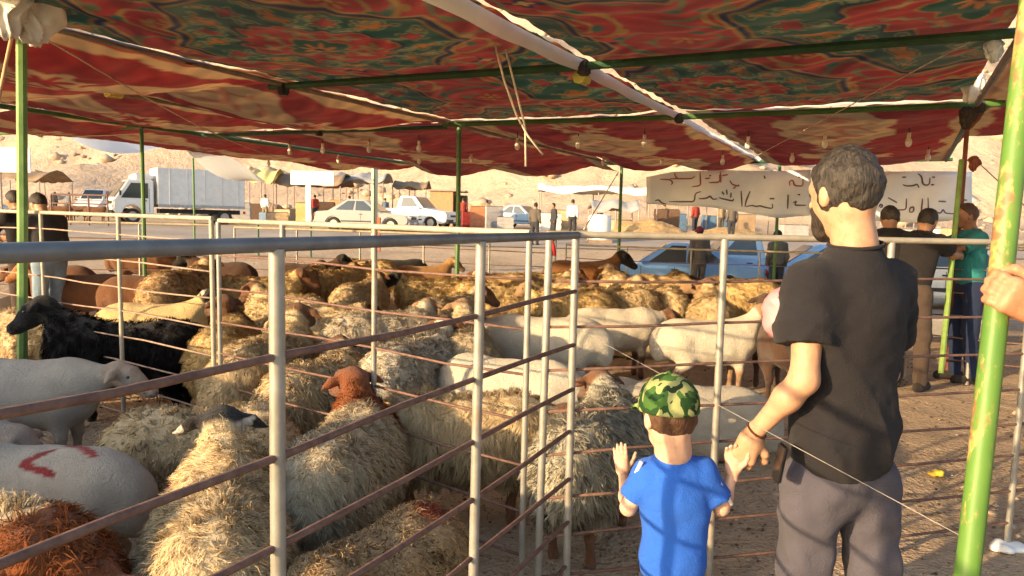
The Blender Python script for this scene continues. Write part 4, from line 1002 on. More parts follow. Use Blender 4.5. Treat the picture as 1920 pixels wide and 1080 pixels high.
def stand(x, y, yaw, H=1.72, lean=0., arms='down', feet=.1, bow=0., z0=None):
    """joints of somebody standing at x,y and facing yaw (degrees, 90 = away from the camera)"""
    a = R(yaw); f = np.array((math.cos(a), math.sin(a), 0)); r = np.array((f[1], -f[0], 0)); k = H / 1.75; o = np.array((x, y, tz(x, y) if z0 is None else z0)); U = np.array((0, 0, 1.))
    hip = o + U * .92 * k - f * .05 * lean; sp = unit(U + f * lean); sh = hip + sp * .49 * k; nk = hip + sp * .545 * k
    J = {}
    for q, sg in (('L', -1), ('R', 1)):
        J['hip' + q] = hip + r * sg * .095 * k; J['an' + q] = o + r * sg * feet * k + U * .08 * k + f * .04 * sg; J['kn' + q] = (J['hip' + q] + J['an' + q]) / 2 + f * .03 + U * .02
        J['sh' + q] = sh + r * sg * .175 * k; S = J['sh' + q]
        if arms == 'down': e, w_ = S - sp * .28 * k + r * sg * .05 * k - f * .03, S - sp * .52 * k + r * sg * .05 * k + f * .07
        elif arms == 'rail': e, w_ = S - sp * .20 * k + r * sg * .06 * k + f * .20 * k, S - sp * .26 * k + f * .44 * k + r * sg * .0
        elif arms == 'cross': e, w_ = S - sp * .25 * k + r * sg * .04 * k + f * .06, S - sp * .24 * k + f * .24 * k - r * sg * .16 * k
        elif arms == 'reach': e, w_ = S + f * .25 * k - sp * .12 * k + r * sg * .03, S + f * .50 * k - sp * .13 * k
        J['el' + q] = e; J['wr' + q] = w_
    J['neck'] = nk; hf = unit(f - U * bow); J['head'] = nk + unit(sp + f * .25 + f * bow * .6) * .165 * k; J['face'] = hf
    return J
# --- the man in the black T-shirt, seen from behind, holding the boy's hand
Ym = 2.15
g = tz(1., 2.2)
J = dict(head=at(1584, 366, Ym + .02), neck=at(1604, 470, Ym + .0), shL=at(1520, 532, Ym - .05), shR=at(1672, 530, Ym + .10), elL=at(1508, 712, Ym - .10), wrL=at(1414, 812, Ym - .01),
         elR=at(1660, 700, Ym + .26), wrR=at(1545, 640, Ym + .40), hipL=at(1523, 900, Ym), hipR=at(1622, 902, Ym + .05), face=(-.38, .92, -.05))
for q, px in (('L', 1512), ('R', 1640)):
    p = at(px, 1080, Ym + .02); J['an' + q] = Vector((p.x + (-.01 if q == 'L' else .01), p.y + .03, .085)); J['kn' + q] = Vector((p.x, p.y + .03, .47))
BLACKT = cloth_mat('black_cotton', (.020, .0185, .0215), .12); GREYTR = cloth_mat('mauve_grey_cotton', (.080, .075, .096), .1)
GREYH = hair_mat('greying_hair', (.010, .008, .007), (.06, .049, .041))
mp = V3(J['wrL']); hdirL = V3(at(1378, 886, Ym + .03)) - mp
man, mb = person('man in black T-shirt and grey trousers seen from behind, holding the boy\'s hand', J, dict(shirt=BLACKT, trousers=GREYTR, fine=.0068, hair=GREYH, beard=True, sleeve=.62, hem=.035, fold=.0105, loose=1.08, s=1.0, hs=1.07, skin=SKIN, hairline=-.082,
    handL=dict(f=hdirL, n=(.35, .9, .1), side=1, curl=(.55, .6, .65, .7), thumb=.6), handR=dict(f=(-.9, .3, .1), n=(0, .3, 1), side=1, curl=(.8,) * 4)))
man_l = Vector(mb)
nk = at(1604, 470, Ym) - man_l
MB().tube([nk + Vector((math.cos(i * .3491) * .074, math.sin(i * .3491) * .070, .018 + .012 * math.sin(i * .3491 + .6))) for i in range(19)], .006, 6).put('collar', cloth_mat('black_rib', (.018, .016, .018)), man, smooth=True)
# things about him: pocketed phone and wrist band, a pink carrier bag held in front
q = at(1400, 826, Ym - .03) - man_l
ax = (J['elL'] - J['wrL']).normalized(); w0 = J['wrL'] - man_l + ax * .012
u1 = ax.orthogonal().normalized(); u2 = ax.cross(u1)
MB().tube([w0 + (u1 * math.cos(i * .5236) + u2 * math.sin(i * .5236)) * .031 for i in range(13)], .003, 6).put('wrist_band', cloth_mat('brown_cord', (.09, .03, .015)), man, smooth=True)
q = at(1462, 868, Ym - .10) - man_l
MB().box(q, (.010, .06, .11), Matrix.Rotation(.15, 3, 'Y')).put('pocketed_phone', mk('glossy_black', (.02, .02, .022), .12, .2, .1, bump=0, spec=.6), man, bevel=.005, smooth='auto')
fnb = sdf([ell((0, 0, 0), (.06, .05, .085)), cap((0, 0, .05), (.02, 0, .12), .03, .012)], .04)
Vb, Qb = nets(lambda P: fnb(P) + .006 * wav(P, 60) + .004 * wav(P, 120, 2.), (-.12, -.12, -.14), (.12, .12, .16), .007)
tag(put('carrier_bag', mesh_np('carrier_bag', Vb, Qb), mk('pink_plastic', (.50, .22, .24), .35, 0, .12, 12.), None, at(1462, 592, Ym + .42)), 'pale pink carrier bag held in front of the man in black', 'bag')

# --- the boy in the blue shirt and green camouflage cap
Yb = 2.12
J = dict(head=at(1254, 782, Yb), neck=at(1262, 846, Yb + .0), shL=at(1213, 889, Yb + .01), shR=at(1318, 886, Yb + .01), elL=at(1178, 952, Yb + .02), wrL=at(1168, 889, Yb + .20),
         elR=at(1352, 952, Yb + .02), wrR=at(1374, 889, Yb + .04), hipL=at(1232, 1100, Yb + .01), hipR=at(1286, 1100, Yb + .01), face=(-.30, .95, -.08))
for q, px in (('L', 1226), ('R', 1288)):
    p = at(px, 1200, Yb); J['an' + q] = Vector((p.x, p.y, .055)); J['kn' + q] = Vector((p.x, p.y + .01, .26))
m = N('camouflage_cotton'); co = m.coord(); v1 = m.noise(30, 2, .4, co, .4); v2 = m.noise(26, 2, .4, m.coord('Object', (1.2, 1, .8)), .5)
c = m.ramp(v1, [(.46, (.018, .05, .016)), (.47, (.05, .115, .028))], 'CONSTANT'); c = m.mix(m.ramp(v2, [(.54, (0, 0, 0)), (.55, (1, 1, 1))], 'CONSTANT'), c, (.27, .29, .12)); v3 = m.noise(29, 2, .4, m.coord('Object', (.8, 1.3, 1.1)), .5)
c = m.mix(m.ramp(v3, [(.60, (0, 0, 0)), (.61, (1, 1, 1))], 'CONSTANT'), c, (.02, .035, .018)); m.base(c); m.set(.9, 0, .1); m.bump(m.noise(30, 3), .25, .008); M_camo = m.m
BLUE = cloth_mat('bright_blue_jersey', (.030, .125, .56), .07)
boy, bb = person('small boy in bright blue shirt and green camouflage cap watching the sheep', J, dict(shirt=BLUE, trousers=cloth_mat('navy_cotton', (.02, .03, .07)), fine=.0055, hair=hair_mat('brown_hair', (.05, .024, .012), (.11, .055, .03)), cap=M_camo, s=.60, hs=.90, skin=SKIN3, sleeve=.72, hem=-.26, fold=.0045, loose=1.04, hairline=-.045,
    handL=dict(f=(-.12, .25, .95), n=(.1, .95, -.2), side=-1, curl=(.2, .18, .2, .25), thumb=.2, spread=.09, s=1.0), handR=dict(f=(.0, .2, 1.), n=(-.2, -1, .1), side=1, curl=(.5,) * 4, s=1.05)))
bl = Vector(bb)
# dark collar and sleeve stripes of the jersey
nk = at(1262, 846, Yb) - bl
MB().tube([nk + Vector((math.cos(i * .3491) * .047, math.sin(i * .3491) * .045, .010 + .010 * math.sin(i * .3491))) for i in range(19)], .0052, 6).put('collar', cloth_mat('dark_collar', (.02, .02, .04)), boy, smooth=True)
for a, b in (((1203, 866), (1186, 900)), ((1340, 890), (1372, 946))):
    P = [at(a[0] + (b[0] - a[0]) * i / 4, a[1] + (b[1] - a[1]) * i / 4, Yb - .02 + .02 * i / 4) - bl for i in range(5)]
    MB().tube(P, .006, 6).put('sleeve_stripe', mk('white_piping', (.75, .75, .75), .8), boy, smooth=True)

# --- the person at the right edge whose hand grips the leaning pole
J = stand(1.62, 1.50, 150, 1.74); o_ = np.array((1.62, 1.5, 0))
J['elL'] = at(2060, 730, 1.46); J['wrL'] = at(1958, 588, 1.405); J['shL'] = Vector((1.40, 1.52, 1.38)); J['shR'] = Vector((1.72, 1.66, 1.38)); J['neck'] = Vector((1.57, 1.59, 1.46)); J['head'] = Vector((1.57, 1.59, 1.62)); J['face'] = (-.5, .85, 0)
for k_ in ('hipL', 'hipR', 'knL', 'knR', 'anL', 'anR', 'elR', 'wrR'): J[k_] = Vector(J[k_]) + Vector((-.05, .09, 0))
hf = V3(at(1850, 530, 1.39)) - V3(J['wrL'])
person('person at the right edge whose hand grips the leaning lime pole', J, dict(shirt=cloth_mat('navy_shirt', (.02, .03, .09)), trousers=cloth_mat('dark_trousers', (.04, .04, .045)), fine=.0095, skin=skin_mat((.42, .19, .105), 'ruddy_skin'), sleeve=.5,
    handL=dict(f=hf, n=(.1, .98, .1), side=-1, curl=(.85, .9, .9, .9), thumb=1.1, s=.92)))
# --- the two men on the left
DGREY = cloth_mat('charcoal_shirt', (.045, .042, .045)); JEANS = cloth_mat('washed_denim', (.20, .27, .34), .3)
person('man in charcoal shirt and washed jeans with bowed head on the left', stand(at(92, 500, 8.2).x, 8.2, 150, 1.66, .16, 'cross', .11, .5), dict(shirt=DGREY, trousers=JEANS, skin=SKIN, sleeve=1.4), .014, group='people round the pens')
person('man in black shirt behind the jeans wearing man on the left', stand(at(45, 500, 8.9).x, 8.9, 160, 1.68, .1, 'rail', .1, .3), dict(shirt=cloth_mat('black_shirt', (.018, .016, .017)), trousers=cloth_mat('brown_trousers', (.07, .05, .04)), skin=SKIN2, sleeve=1.9), .016, group='people round the pens')
# --- the men on the right
person('bare armed man in black leaning over the fence, left of the pair', stand(at(1668, 500, 6.9).x, 6.9, 70, 1.74, .28, 'reach', .12, .35), dict(shirt=cloth_mat('black_shirt', (.018, .016, .017)), trousers=cloth_mat('dark_trousers', (.04, .04, .045)), skin=SKIN2, sleeve=.6), .014, group='people round the pens')
person('man in black leaning over the fence beside the teal shirted man', stand(at(1712, 500, 6.75).x, 6.75, 40, 1.72, .30, 'reach', .12, .35), dict(shirt=cloth_mat('black_shirt', (.018, .016, .017)), trousers=cloth_mat('brown_trousers', (.07, .05, .04)), skin=SKIN2, sleeve=.6, hair=HAIR), .014, group='people round the pens')
person('man in teal shirt and navy trousers leaning on the right fence', stand(at(1822, 500, 7.2).x, 7.2, 172, 1.74, .06, 'reach', .10, .05), dict(shirt=cloth_mat('teal_polo', (.03, .19, .20), .1), trousers=cloth_mat('navy_cotton', (.02, .03, .07)), skin=skin_mat((.27, .12, .065), 'dark_tan_skin'), sleeve=.62, hair=hair_mat('cropped_hair', (.06, .03, .02), (.10, .055, .035))), .014, group='people round the pens')
# --- people farther off
CL = dict(jacket=cloth_mat('grey_brown_jacket', (.10, .085, .07)), dark=cloth_mat('dark_trousers', (.04, .04, .045)), white=cloth_mat('white_robe', (.72, .70, .66)), red=cloth_mat('brick_red_shirt', (.30, .05, .035)), blue=cloth_mat('dusty_blue_shirt', (.12, .17, .24)), tan=cloth_mat('khaki_cloth', (.26, .2, .13)))
RC = cloth_mat('dark_red_cap', (.16, .02, .03)); BC = cloth_mat('black_cap', (.02, .018, .02))
def far(label, px, Y, yaw, H, top, bot, cap_=None, arms='down', sl=1.9, vox=.024):
    x = at(px, 420, Y).x
    d = dict(shirt=CL[top], trousers=CL[bot], skin=SKIN2, sleeve=sl, fold=.004)
    if cap_: d['cap'] = cap_
    person(label, stand(x, Y, yaw, H, 0, arms), d, vox, False, 'people around the market')
far('man in grey brown jacket and dark red cap walking before the blue car', 1314, 17.5, 100, 1.74, 'jacket', 'jacket', RC)
far('man with black cap standing right of the silver blue pickup', 1461, 17.3, 95, 1.70, 'jacket', 'dark', BC)
far('person in white robe standing beside the white water tank', 1073, 34, 80, 1.74, 'white', 'dark')
far('person in dark shirt standing beyond the pen corner', 1003, 30, 60, 1.72, 'jacket', 'dark')
far('stooping person in dark clothes right of the pen corner', 1038, 32, 200, 1.62, 'dark', 'dark')
far('person in red shirt by the straw heap', 1303, 38, 120, 1.70, 'red', 'dark')
far('person in dark clothes left of the parked van, leftmost of three', 70, 58, 120, 1.72, 'dark', 'dark')
far('person in black left of the parked van, middle of three', 104, 57, 80, 1.74, 'dark', 'dark')
far('person in blue left of the parked van, nearest to it', 130, 57, 60, 1.72, 'blue', 'dark')
far('shopper in khaki under the brown awning by the white sign', 655, 44, 100, 1.7, 'tan', 'dark')
far('person in red standing beside the white sign post', 590, 43.5, 90, 1.7, 'red', 'dark')
far('person in dark red behind the thin green pole by the brick hut', 868, 42, 100, 1.68, 'red', 'dark')
# ================================================================== vehicles
def paint(name, c, rough=.28):
    if name in MATS: return MATS[name]
    x = N(name); n = x.noise(2.5, 5, .6); d = x.noise(14, 4, .7)
    col = x.ramp(n, [(.3, tuple(v * .93 for v in c)), (.7, c)]); col = x.mix(x.ramp(d, [(.45, (.05, .05, .05)), (.8, (.35, .35, .35))]), col, (.42, .33, .23))
    x.base(col); x.set(rough, 0, .5); x.b.inputs['Coat Weight'].default_value = .3; MATS[name] = x.m; return x.m
M_glass = mk('dark_car_glass', (.035, .045, .05), .06, 0, .2, 2., bump=0, spec=.8)
M_tyre = mk('tyre_rubber', (.025, .023, .022), .85, 0, .2, 10.)
M_rim = mk('dusty_rim', (.42, .40, .37), .4, .6, .2, 10.)
M_trim = mk('black_trim', (.03, .03, .03), .5, 0, .2, 10.)
M_lamp = mk('lamp_lens', (.65, .66, .66), .12, 0, .1, 20., spec=.7)
M_tail = mk('red_lens', (.40, .02, .015), .2, 0, .1, 20., spec=.6)
def wheel(t, x, y, r, w_=.2):
    o = put('wheel', None, None, t, (x, y, r))
    me = MB()
    prof = [(r * .60, -w_ / 2), (r * .93, -w_ / 2), (r, -w_ * .3), (r, w_ * .3), (r * .93, w_ / 2), (r * .60, w_ / 2)]; n = 20
    Vv = [(math.cos(6.2832 * i / n) * p[0], p[1], math.sin(6.2832 * i / n) * p[0]) for i in range(n) for p in prof]; k = len(prof)
    me.add(Vv, [(i * k + j, ((i + 1) % n) * k + j, ((i + 1) % n) * k + (j + 1) % k, i * k + (j + 1) % k) for i in range(n) for j in range(k)]); me.put('tyre', M_tyre, o, smooth='auto')
    rm = MB().tube([(0, -w_ * .36, 0), (0, w_ * .36, 0)], r * .61, 20); rm.tube([(0, -w_ * .44, 0), (0, w_ * .44, 0)], r * .18, 10)
    for i in range(5):
        a = i * 1.2566; rm.box((math.cos(a) * r * .38, 0, math.sin(a) * r * .38), (r * .42, w_ * .84, r * .13), Matrix.Rotation(-a, 3, 'Y'))
    rm.put('rim', M_rim, o, smooth='auto')
def arch(x, r, z0, n=7): return [(x + r * math.cos(math.pi * (1 - i / n)), z0 + r * math.sin(math.pi * (1 - i / n)) * 1.0) for i in range(n + 1)]
def quadpanel(t, name, P, mat, th=.012, parent=None):
    """thin solid panel from four corners, pushed out along its normal"""
    P = [Vector(p) for p in P]; n = (P[1] - P[0]).cross(P[3] - P[0]).normalized() * th
    return MB().add(P + [p + n for p in P], [(3, 2, 1, 0), (4, 5, 6, 7), (0, 1, 5, 4), (1, 2, 6, 5), (2, 3, 7, 6), (3, 0, 4, 7)]).put(name, mat, parent or t)
def car(label, x, y, yaw, mat, L=4.5, W=1.75, H=1.45, kind='sedan', z=None, group='cars parked behind the pens', name='parked_car', cat='car'):
    t = thing(name, label, cat, (x, y, tz(x, y) if z is None else z), R(yaw), group)
    r = .32; xf, xr = L * .31, -L * .29; zb = .28; belt = H * .60; hw = W / 2
    lowp = [(-L / 2, zb + .12)] + [(xr - .45, zb)] + arch(xr, r + .05, zb) + arch(xf, r + .05, zb) + [(L / 2 - .2, zb), (L / 2 - .02, zb + .12)]
    if kind == 'sedan':
        topp = [(L / 2, .62), (L / 2 - .12, .76), (L * .20, belt + .02), (-L * .33, belt + .06), (-L / 2 + .05, belt + .0), (-L / 2, .6)]
        cab = [(L * .215, belt), (L * .03, H), (-L * .16, H), (-L * .36, belt + .04)]
    elif kind == 'pickup':
        topp = [(L / 2, .66), (L / 2 - .08, .86), (L * .21, belt + .06), (-L * .08, belt + .06), (-L * .085, belt + .02), (-L / 2, belt + .02), (-L / 2 - .0, .5)]
        cab = [(L * .22, belt + .05), (L * .10, H), (-L * .07, H), (-L * .10, belt + .05)]
    else:
        topp = [(L / 2, .62), (L / 2 - .1, .78), (L * .24, belt), (-L / 2 + .06, belt + .02), (-L / 2, .6)]
        cab = [(L * .25, belt), (L * .06, H), (-L * .36, H), (-L * .46, belt)]
    MB().prism(lowp + topp, -hw, hw).put('body', mat, t, smooth='auto', bevel=.05)
    ins = .13; ch = hw - .05; Vv = []
    for s in (-1, 1):
        for i, p in enumerate(cab): Vv.append((p[0], s * (ch if i in (0, 3) else ch - ins), p[1]))
    MB().add(Vv, [(0, 1, 2, 3), (7, 6, 5, 4), (0, 4, 5, 1), (1, 5, 6, 2), (2, 6, 7, 3)]).put('cabin', mat, t, smooth='auto', bevel=.035)
    C = [Vector(v) for v in Vv]
    def on(a, b, c, d, u, v): return a.lerp(b, u).lerp(d.lerp(c, u), v)
    for s, o in ((-1, 0), (1, 4)):
        a, b, c, d = C[o], C[o + 1], C[o + 2], C[o + 3]
        nrm = Vector((0, s, .25)).normalized() * .012
        def sidewin(u0, u1):
            bt = lambda u: a.lerp(d, u); tp = lambda u: b.lerp(c, u)
            def pt(u, v): return bt(u).lerp(tp(u), v) + nrm
            P = [pt(u0, .12), pt(u1, .12), pt(u1 if u1 < .8 else u1 - .04, .88), pt(u0 if u0 > .2 else u0 + .06, .88)]
            return P if s < 0 else P[::-1]
        spans = ((.09, .48), (.53, .88)) if kind != 'pickup' else ((.16, .84),)
        for u0, u1 in spans: quadpanel(t, 'side_window', sidewin(u0, u1), M_glass, .006)
        dx0 = a.x * .9; 
        for xx in ((.30, .0) if kind != 'pickup' else (.30, -.08)):
            MB().box((L * xx * .62, s * (hw + .001), (belt + zb) / 2 + .06), (.012, .006, belt - zb - .16)).put('door_seam', M_trim, t)
        MB().box((L * .0, s * (hw + .012), belt - .09), (.16, .03, .03)).put('door_handle', M_trim, t, bevel=.008)
        MB().box((L * .185, s * (hw + .07), belt + .07), (.08, .16, .11)).put('mirror', mat, t, bevel=.025, smooth='auto')
        MB().box((0, s * (hw + .004), .46), (L * .42, .012, .06)).put('side_trim', M_trim, t)
    quadpanel(t, 'windscreen', [on(C[0], C[4], C[5], C[1], u, v) + Vector((.011, 0, .011)) for u, v in ((.07, .1), (.93, .1), (.93, .9), (.07, .9))], M_glass, .006)
    quadpanel(t, 'rear_window', [on(C[7], C[3], C[2], C[6], u, v) + Vector((-.011, 0, .011)) for u, v in ((.08, .12), (.92, .12), (.92, .88), (.08, .88))], M_glass, .006)
    for s in (-1, 1):
        MB().box((L / 2 - .03, s * (hw - .26), .66), (.09, .36, .14)).put('headlight', M_lamp, t, bevel=.02, smooth='auto')
        MB().box((-L / 2 + .02, s * (hw - .16), .72), (.07, .24, .16)).put('tail_light', M_tail, t, bevel=.02, smooth='auto')
    MB().box((L / 2 - .0, 0, .66), (.05, W * .42, .10)).put('grille', M_trim, t, bevel=.01)
    MB().box((L / 2 + .0, 0, .40), (.14, W * .94, .17)).put('front_bumper', mat if kind != 'pickup' else M_trim, t, bevel=.04, smooth='auto')
    MB().box((-L / 2 - .0, 0, .42), (.14, W * .94, .17)).put('rear_bumper', mat if kind != 'pickup' else M_trim, t, bevel=.04, smooth='auto')
    for xx in (L / 2 + .075, -L / 2 - .075): MB().box((xx, 0, .42), (.012, .40, .11)).put('number_plate', mk('plate_white', (.7, .7, .66), .5), t)
    for xx in (xf, xr):
        for s in (-1, 1): wheel(t, xx, s * (hw - .10), r)
    if kind == 'pickup': MB().box((-L * .29, 0, belt + .021), (L * .38, W * .84, .006)).put('load_bed', M_trim, t)
    return t
def truck(label, x, y, yaw, z=None, L=5.6, boxH=1.75):
    t = thing('box_truck', label, 'truck', (x, y, tz(x, y) if z is None else z), R(yaw), None)
    wt = paint('white_truck_paint', (.80, .79, .77)); W = 1.8; hw = W / 2; r = .36
    cp = [(L / 2 - 1.75, .45)] + [(L / 2 - 1.30, .45)] + arch(L / 2 - .82, r + .07, .45) + [(L / 2 - .06, .45), (L / 2, .62), (L / 2 - .04, 1.12), (L / 2 - .62, 2.0), (L / 2 - .78, 2.06), (L / 2 - 1.75, 2.06)]
    MB().prism(cp, -hw + .03, hw - .03).put('cab', wt, t, smooth='auto', bevel=.05)
    quadpanel(t, 'windscreen', [(L / 2 - .085, -hw + .14, 1.22), (L / 2 - .085, hw - .14, 1.22), (L / 2 - .585, hw - .20, 1.96), (L / 2 - .585, -hw + .20, 1.96)], M_glass, .02)
    for s in (-1, 1):
        P = [(L / 2 - .34, s * (hw - .022), 1.20), (L / 2 - 1.5, s * (hw - .022), 1.20), (L / 2 - 1.5, s * (hw - .022), 1.90), (L / 2 - .78, s * (hw - .022), 1.90)]
        quadpanel(t, 'side_window', P if s > 0 else P[::-1], M_glass, .008)
        MB().box((L / 2 - 1.55, s * (hw - .026), 1.1), (.014, .008, 1.1)).put('door_seam', M_trim, t)
        MB().box((L / 2 - 1.36, s * (hw - .01), 1.08), (.16, .03, .04)).put('door_handle', M_trim, t)
        MB().box((L / 2 - .30, s * (hw + .10), 1.42), (.08, .14, .26)).put('mirror', M_trim, t, bevel=.03, smooth='auto')
        MB().box((L / 2 - .02, s * (hw - .30), .80), (.08, .36, .18)).put('headlight', M_lamp, t, bevel=.03, smooth='auto')
        MB().box((-L / 2 + .02, s * (hw - .1), .62), (.06, .2, .12)).put('tail_light', M_tail, t)
        MB().box(((-L / 2 + L / 2 - 1.9) / 2, s * (hw + .012), .86), (L - 1.95, .02, .12)).put('side_rail', mk('grey_rail', (.32, .33, .34), .5), t)
        for i in range(5): MB().box((-L / 2 + .35 + i * .8, s * (hw + .006), 1.75), (.03, .018, boxH)).put('box_rib', mk('grey_panel', (.62, .62, .61), .5, 0, .1, 4.), t)
        for xx, yy in ((L / 2 - .82, hw - .13), (-L / 2 + 1.0, hw - .13)): wheel(t, xx, s * yy, r, .22)
    MB().box((L / 2 + .0, 0, .52), (.10, W * .96, .22)).put('front_bumper', M_trim, t, bevel=.04, smooth='auto')
    MB().box((L / 2 - .015, 0, .98), (.05, W * .5, .14)).put('grille', M_trim, t)
    MB().box(((-L / 2 + L / 2 - 1.9) / 2, 0, .92 + boxH / 2 - .0), (L - 1.92, W, boxH)).put('cargo_box', mk('grey_panel', (.62, .62, .61), .5, 0, .1, 4.), t, bevel=.03)
    MB().box(((-L / 2 + L / 2 - 2.2) / 2 + .1, 0, .62), (L - 2.2, .7, .22)).put('chassis', M_trim, t)
    MB().box((L / 2 - 1.35, 0, 2.2), (.8, W * .85, .3)).put('roof_deflector', wt, t, bevel=.08, smooth='auto')
    return t
def gp(px, Y): return at(px, 420, Y).x
WH = paint('white_car_paint', (.70, .70, .68)); SV = paint('silver_car_paint', (.24, .26, .28)); BL = paint('sky_blue_car_paint', (.12, .30, .58)); BL2 = paint('steel_blue_car_paint', (.24, .40, .58))
truck('white box truck with grey cargo body parked behind the left pens', gp(334, 37), 37, 217, None, 6.0)
car('silver sedan parked behind the pens left of the white pickup', gp(688, 35), 35.0, 172 + 180, SV)
car('white pickup truck parked nose right beside the silver sedan', gp(770, 38), 38.5, -20, WH, 4.7, 1.72, 1.62, 'pickup', cat='pickup', name='pickup_truck')
car('white van standing far off left of the box truck', gp(182, 55), 55, -80, WH, 4.4, 1.75, 1.95, 'van', cat='van', name='parked_van')
car('sky blue old sedan parked right behind the flock', gp(1268, 18.8), 18.8, 168, BL, 4.3, 1.65, 1.36)
car('pale blue pickup parked behind the man in the cap', gp(1395, 20.4), 20.4, 176, BL2, 4.4, 1.68, 1.52, 'pickup', cat='pickup', name='pickup_truck')
car('blue car half hidden by the man\'s shoulder', gp(1545, 19.2), 19.2, 170, BL, 4.2, 1.65, 1.36, 'van')
car('small blue car far off beyond the pen corner', gp(980, 46), 46, -30, BL2, 4.0, 1.6, 1.4)
car('white car far off on the right behind the teal shirted man', gp(1745, 16.), 16., 175, WH, 4.3, 1.7, 1.4)

# ================================================================== banners and signs
def banner(label, outline_top, outline_bot, Ys, strokes, org, zoom, mat, name='banner'):
    """cloth hung between poles; top and bottom edges given as the photograph shows them"""
    n, k = 36, 10; V = []
    x0, x1 = outline_top[0][0], outline_top[-1][0]
    def edge(E, x): return float(np.interp(x, [e[0] for e in E], [e[1] for e in E]))
    def P3(px, py, off=0.):
        q = (px - x0) / (x1 - x0); Y = Ys[0] + (Ys[1] - Ys[0]) * q - off + .06 * math.sin(q * 14 + py * .05)
        return at(px, py, Y)
    for i in range(n):
        px = x0 + (x1 - x0) * i / (n - 1); a, b = edge(outline_top, px), edge(outline_bot, px)
        for j in range(k): V.append(tuple(P3(px, a + (b - a) * j / (k - 1))))
    V = np.array(V); o0 = V.mean(0); i = np.arange(n * k).reshape(n, k); Q = np.stack([i[:-1, :-1], i[1:, :-1], i[1:, 1:], i[:-1, 1:]], -1).reshape(-1, 4)
    t = put(name, mesh_np(name, V - o0, Q), mat, None, o0); md = t.modifiers.new('thickness', 'SOLIDIFY'); md.thickness = .006
    tag(t, label, 'banner' if name == 'banner' else 'sign')
    for col, th, L in strokes:
        for st in L:
            pts = []
            for p, q in zip(st, st[1:]):
                m_ = max(1, int(math.hypot(q[0] - p[0], q[1] - p[1]) / 45))
                pts += [(p[0] + (q[0] - p[0]) * e / m_, p[1] + (q[1] - p[1]) * e / m_) for e in range(m_)]
            pts.append(st[-1])
            for _ in range(2): pts = [pts[0]] + [r_ for p_, q_ in zip(pts, pts[1:]) for r_ in ((p_[0] * .75 + q_[0] * .25, p_[1] * .75 + q_[1] * .25), (p_[0] * .25 + q_[0] * .75, p_[1] * .25 + q_[1] * .75))] + [pts[-1]]
            W3 = [P3(org[0] + p[0] / zoom, org[1] + p[1] / zoom, .014) - Vector(o0) for p in pts]
            rs = [th * (.6 + .6 * math.sin(math.pi * (i + .5) / len(W3))) for i in range(len(W3))]
            MB().tube(W3, rs, 5).put('letter_stroke', col, t, smooth=True)
    return t
INK = mk('faded_black_ink', (.13, .12, .14), .9); RINK = mk('faded_red_ink', (.38, .14, .16), .9); BINK = mk('faded_violet_ink', (.15, .13, .22), .9)
M_ban = mk('white_banner_cloth', (.72, .80, .95), .85, 0, .1, 2., bump=.2, bscale=6.)
red1 = [[(200, 405), (300, 410), (330, 440), (310, 460)], [(300, 400), (400, 400), (520, 400), (550, 375)], [(345, 345), (360, 390), (390, 400)], [(600, 335), (605, 470), (520, 480)], [(650, 400), (700, 395)], [(690, 440), (800, 435), (795, 360)], [(805, 330), (808, 440)], [(690, 370), (712, 370)], [(820, 370), (880, 360)], [(900, 420), (920, 460), (990, 475), (985, 460)], [(930, 500), (960, 480)],
        [(1500, 470), (1490, 430), (1530, 410), (1540, 470), (1630, 475), (1630, 400)], [(1580, 385), (1600, 385)]]
blk1 = [[(290, 630), (545, 630), (550, 545), (610, 530)], [(590, 600), (640, 600), (680, 590), (700, 570), (730, 610), (770, 600)], [(790, 590), (820, 600), (930, 625), (935, 600)], [(865, 510), (870, 560)], [(820, 530), (840, 560)], [(910, 540), (905, 590)], [(1010, 520), (1020, 680)], [(1100, 525), (1060, 620), (1050, 680)], [(1060, 680), (1120, 665), (1160, 680), (1200, 670), (1260, 690), (1330, 700), (1320, 650)], [(1295, 600), (1345, 600)], [(150, 620), (190, 610), (210, 640), (260, 655)], [(1480, 560), (1475, 700)], [(1530, 640), (1570, 620), (1540, 665), (1660, 665)], [(1580, 560), (1600, 560)], [(1240, 370), (1250, 400)]]
banner('long handwritten cloth banner with red and black Arabic letters left of the man\'s head', [(1212, 332), (1260, 322), (1360, 319), (1460, 321), (1520, 318)], [(1212, 382), (1260, 385), (1330, 388), (1400, 399), (1460, 409), (1520, 404)], (13.6, 12.9), [(RINK, .012, red1), (INK, .012, blk1)], (1200, 260), 5.333, M_ban)
blk2 = [[(710, 460), (740, 475), (820, 470), (850, 450), (870, 490)], [(700, 385), (740, 385)], [(860, 350), (900, 380), (905, 460), (975, 465), (980, 390)], [(1000, 385), (1030, 385)], [(990, 460), (1020, 460)]]
vio2 = [[(470, 680), (490, 650), (510, 680), (480, 690)], [(530, 690), (600, 700), (640, 715), (740, 710), (745, 600)], [(560, 590), (650, 640)], [(775, 730), (780, 690), (820, 680), (815, 735), (775, 735)], [(905, 600), (890, 750)], [(960, 590), (965, 745), (1010, 745), (1020, 705), (1050, 740), (1090, 745), (1110, 700), (1130, 745), (1240, 750)], [(1065, 625), (1140, 630)], [(1290, 610), (1350, 615)]]
banner('handwritten cloth banner with dark Arabic letters right of the man\'s head', [(1530, 320), (1640, 322), (1730, 321), (1822, 322)], [(1530, 404), (1640, 414), (1730, 418), (1822, 410)], (12.6, 11.6), [(INK, .011, blk2), (BINK, .011, vio2)], (1560, 260), 5.333, M_ban)
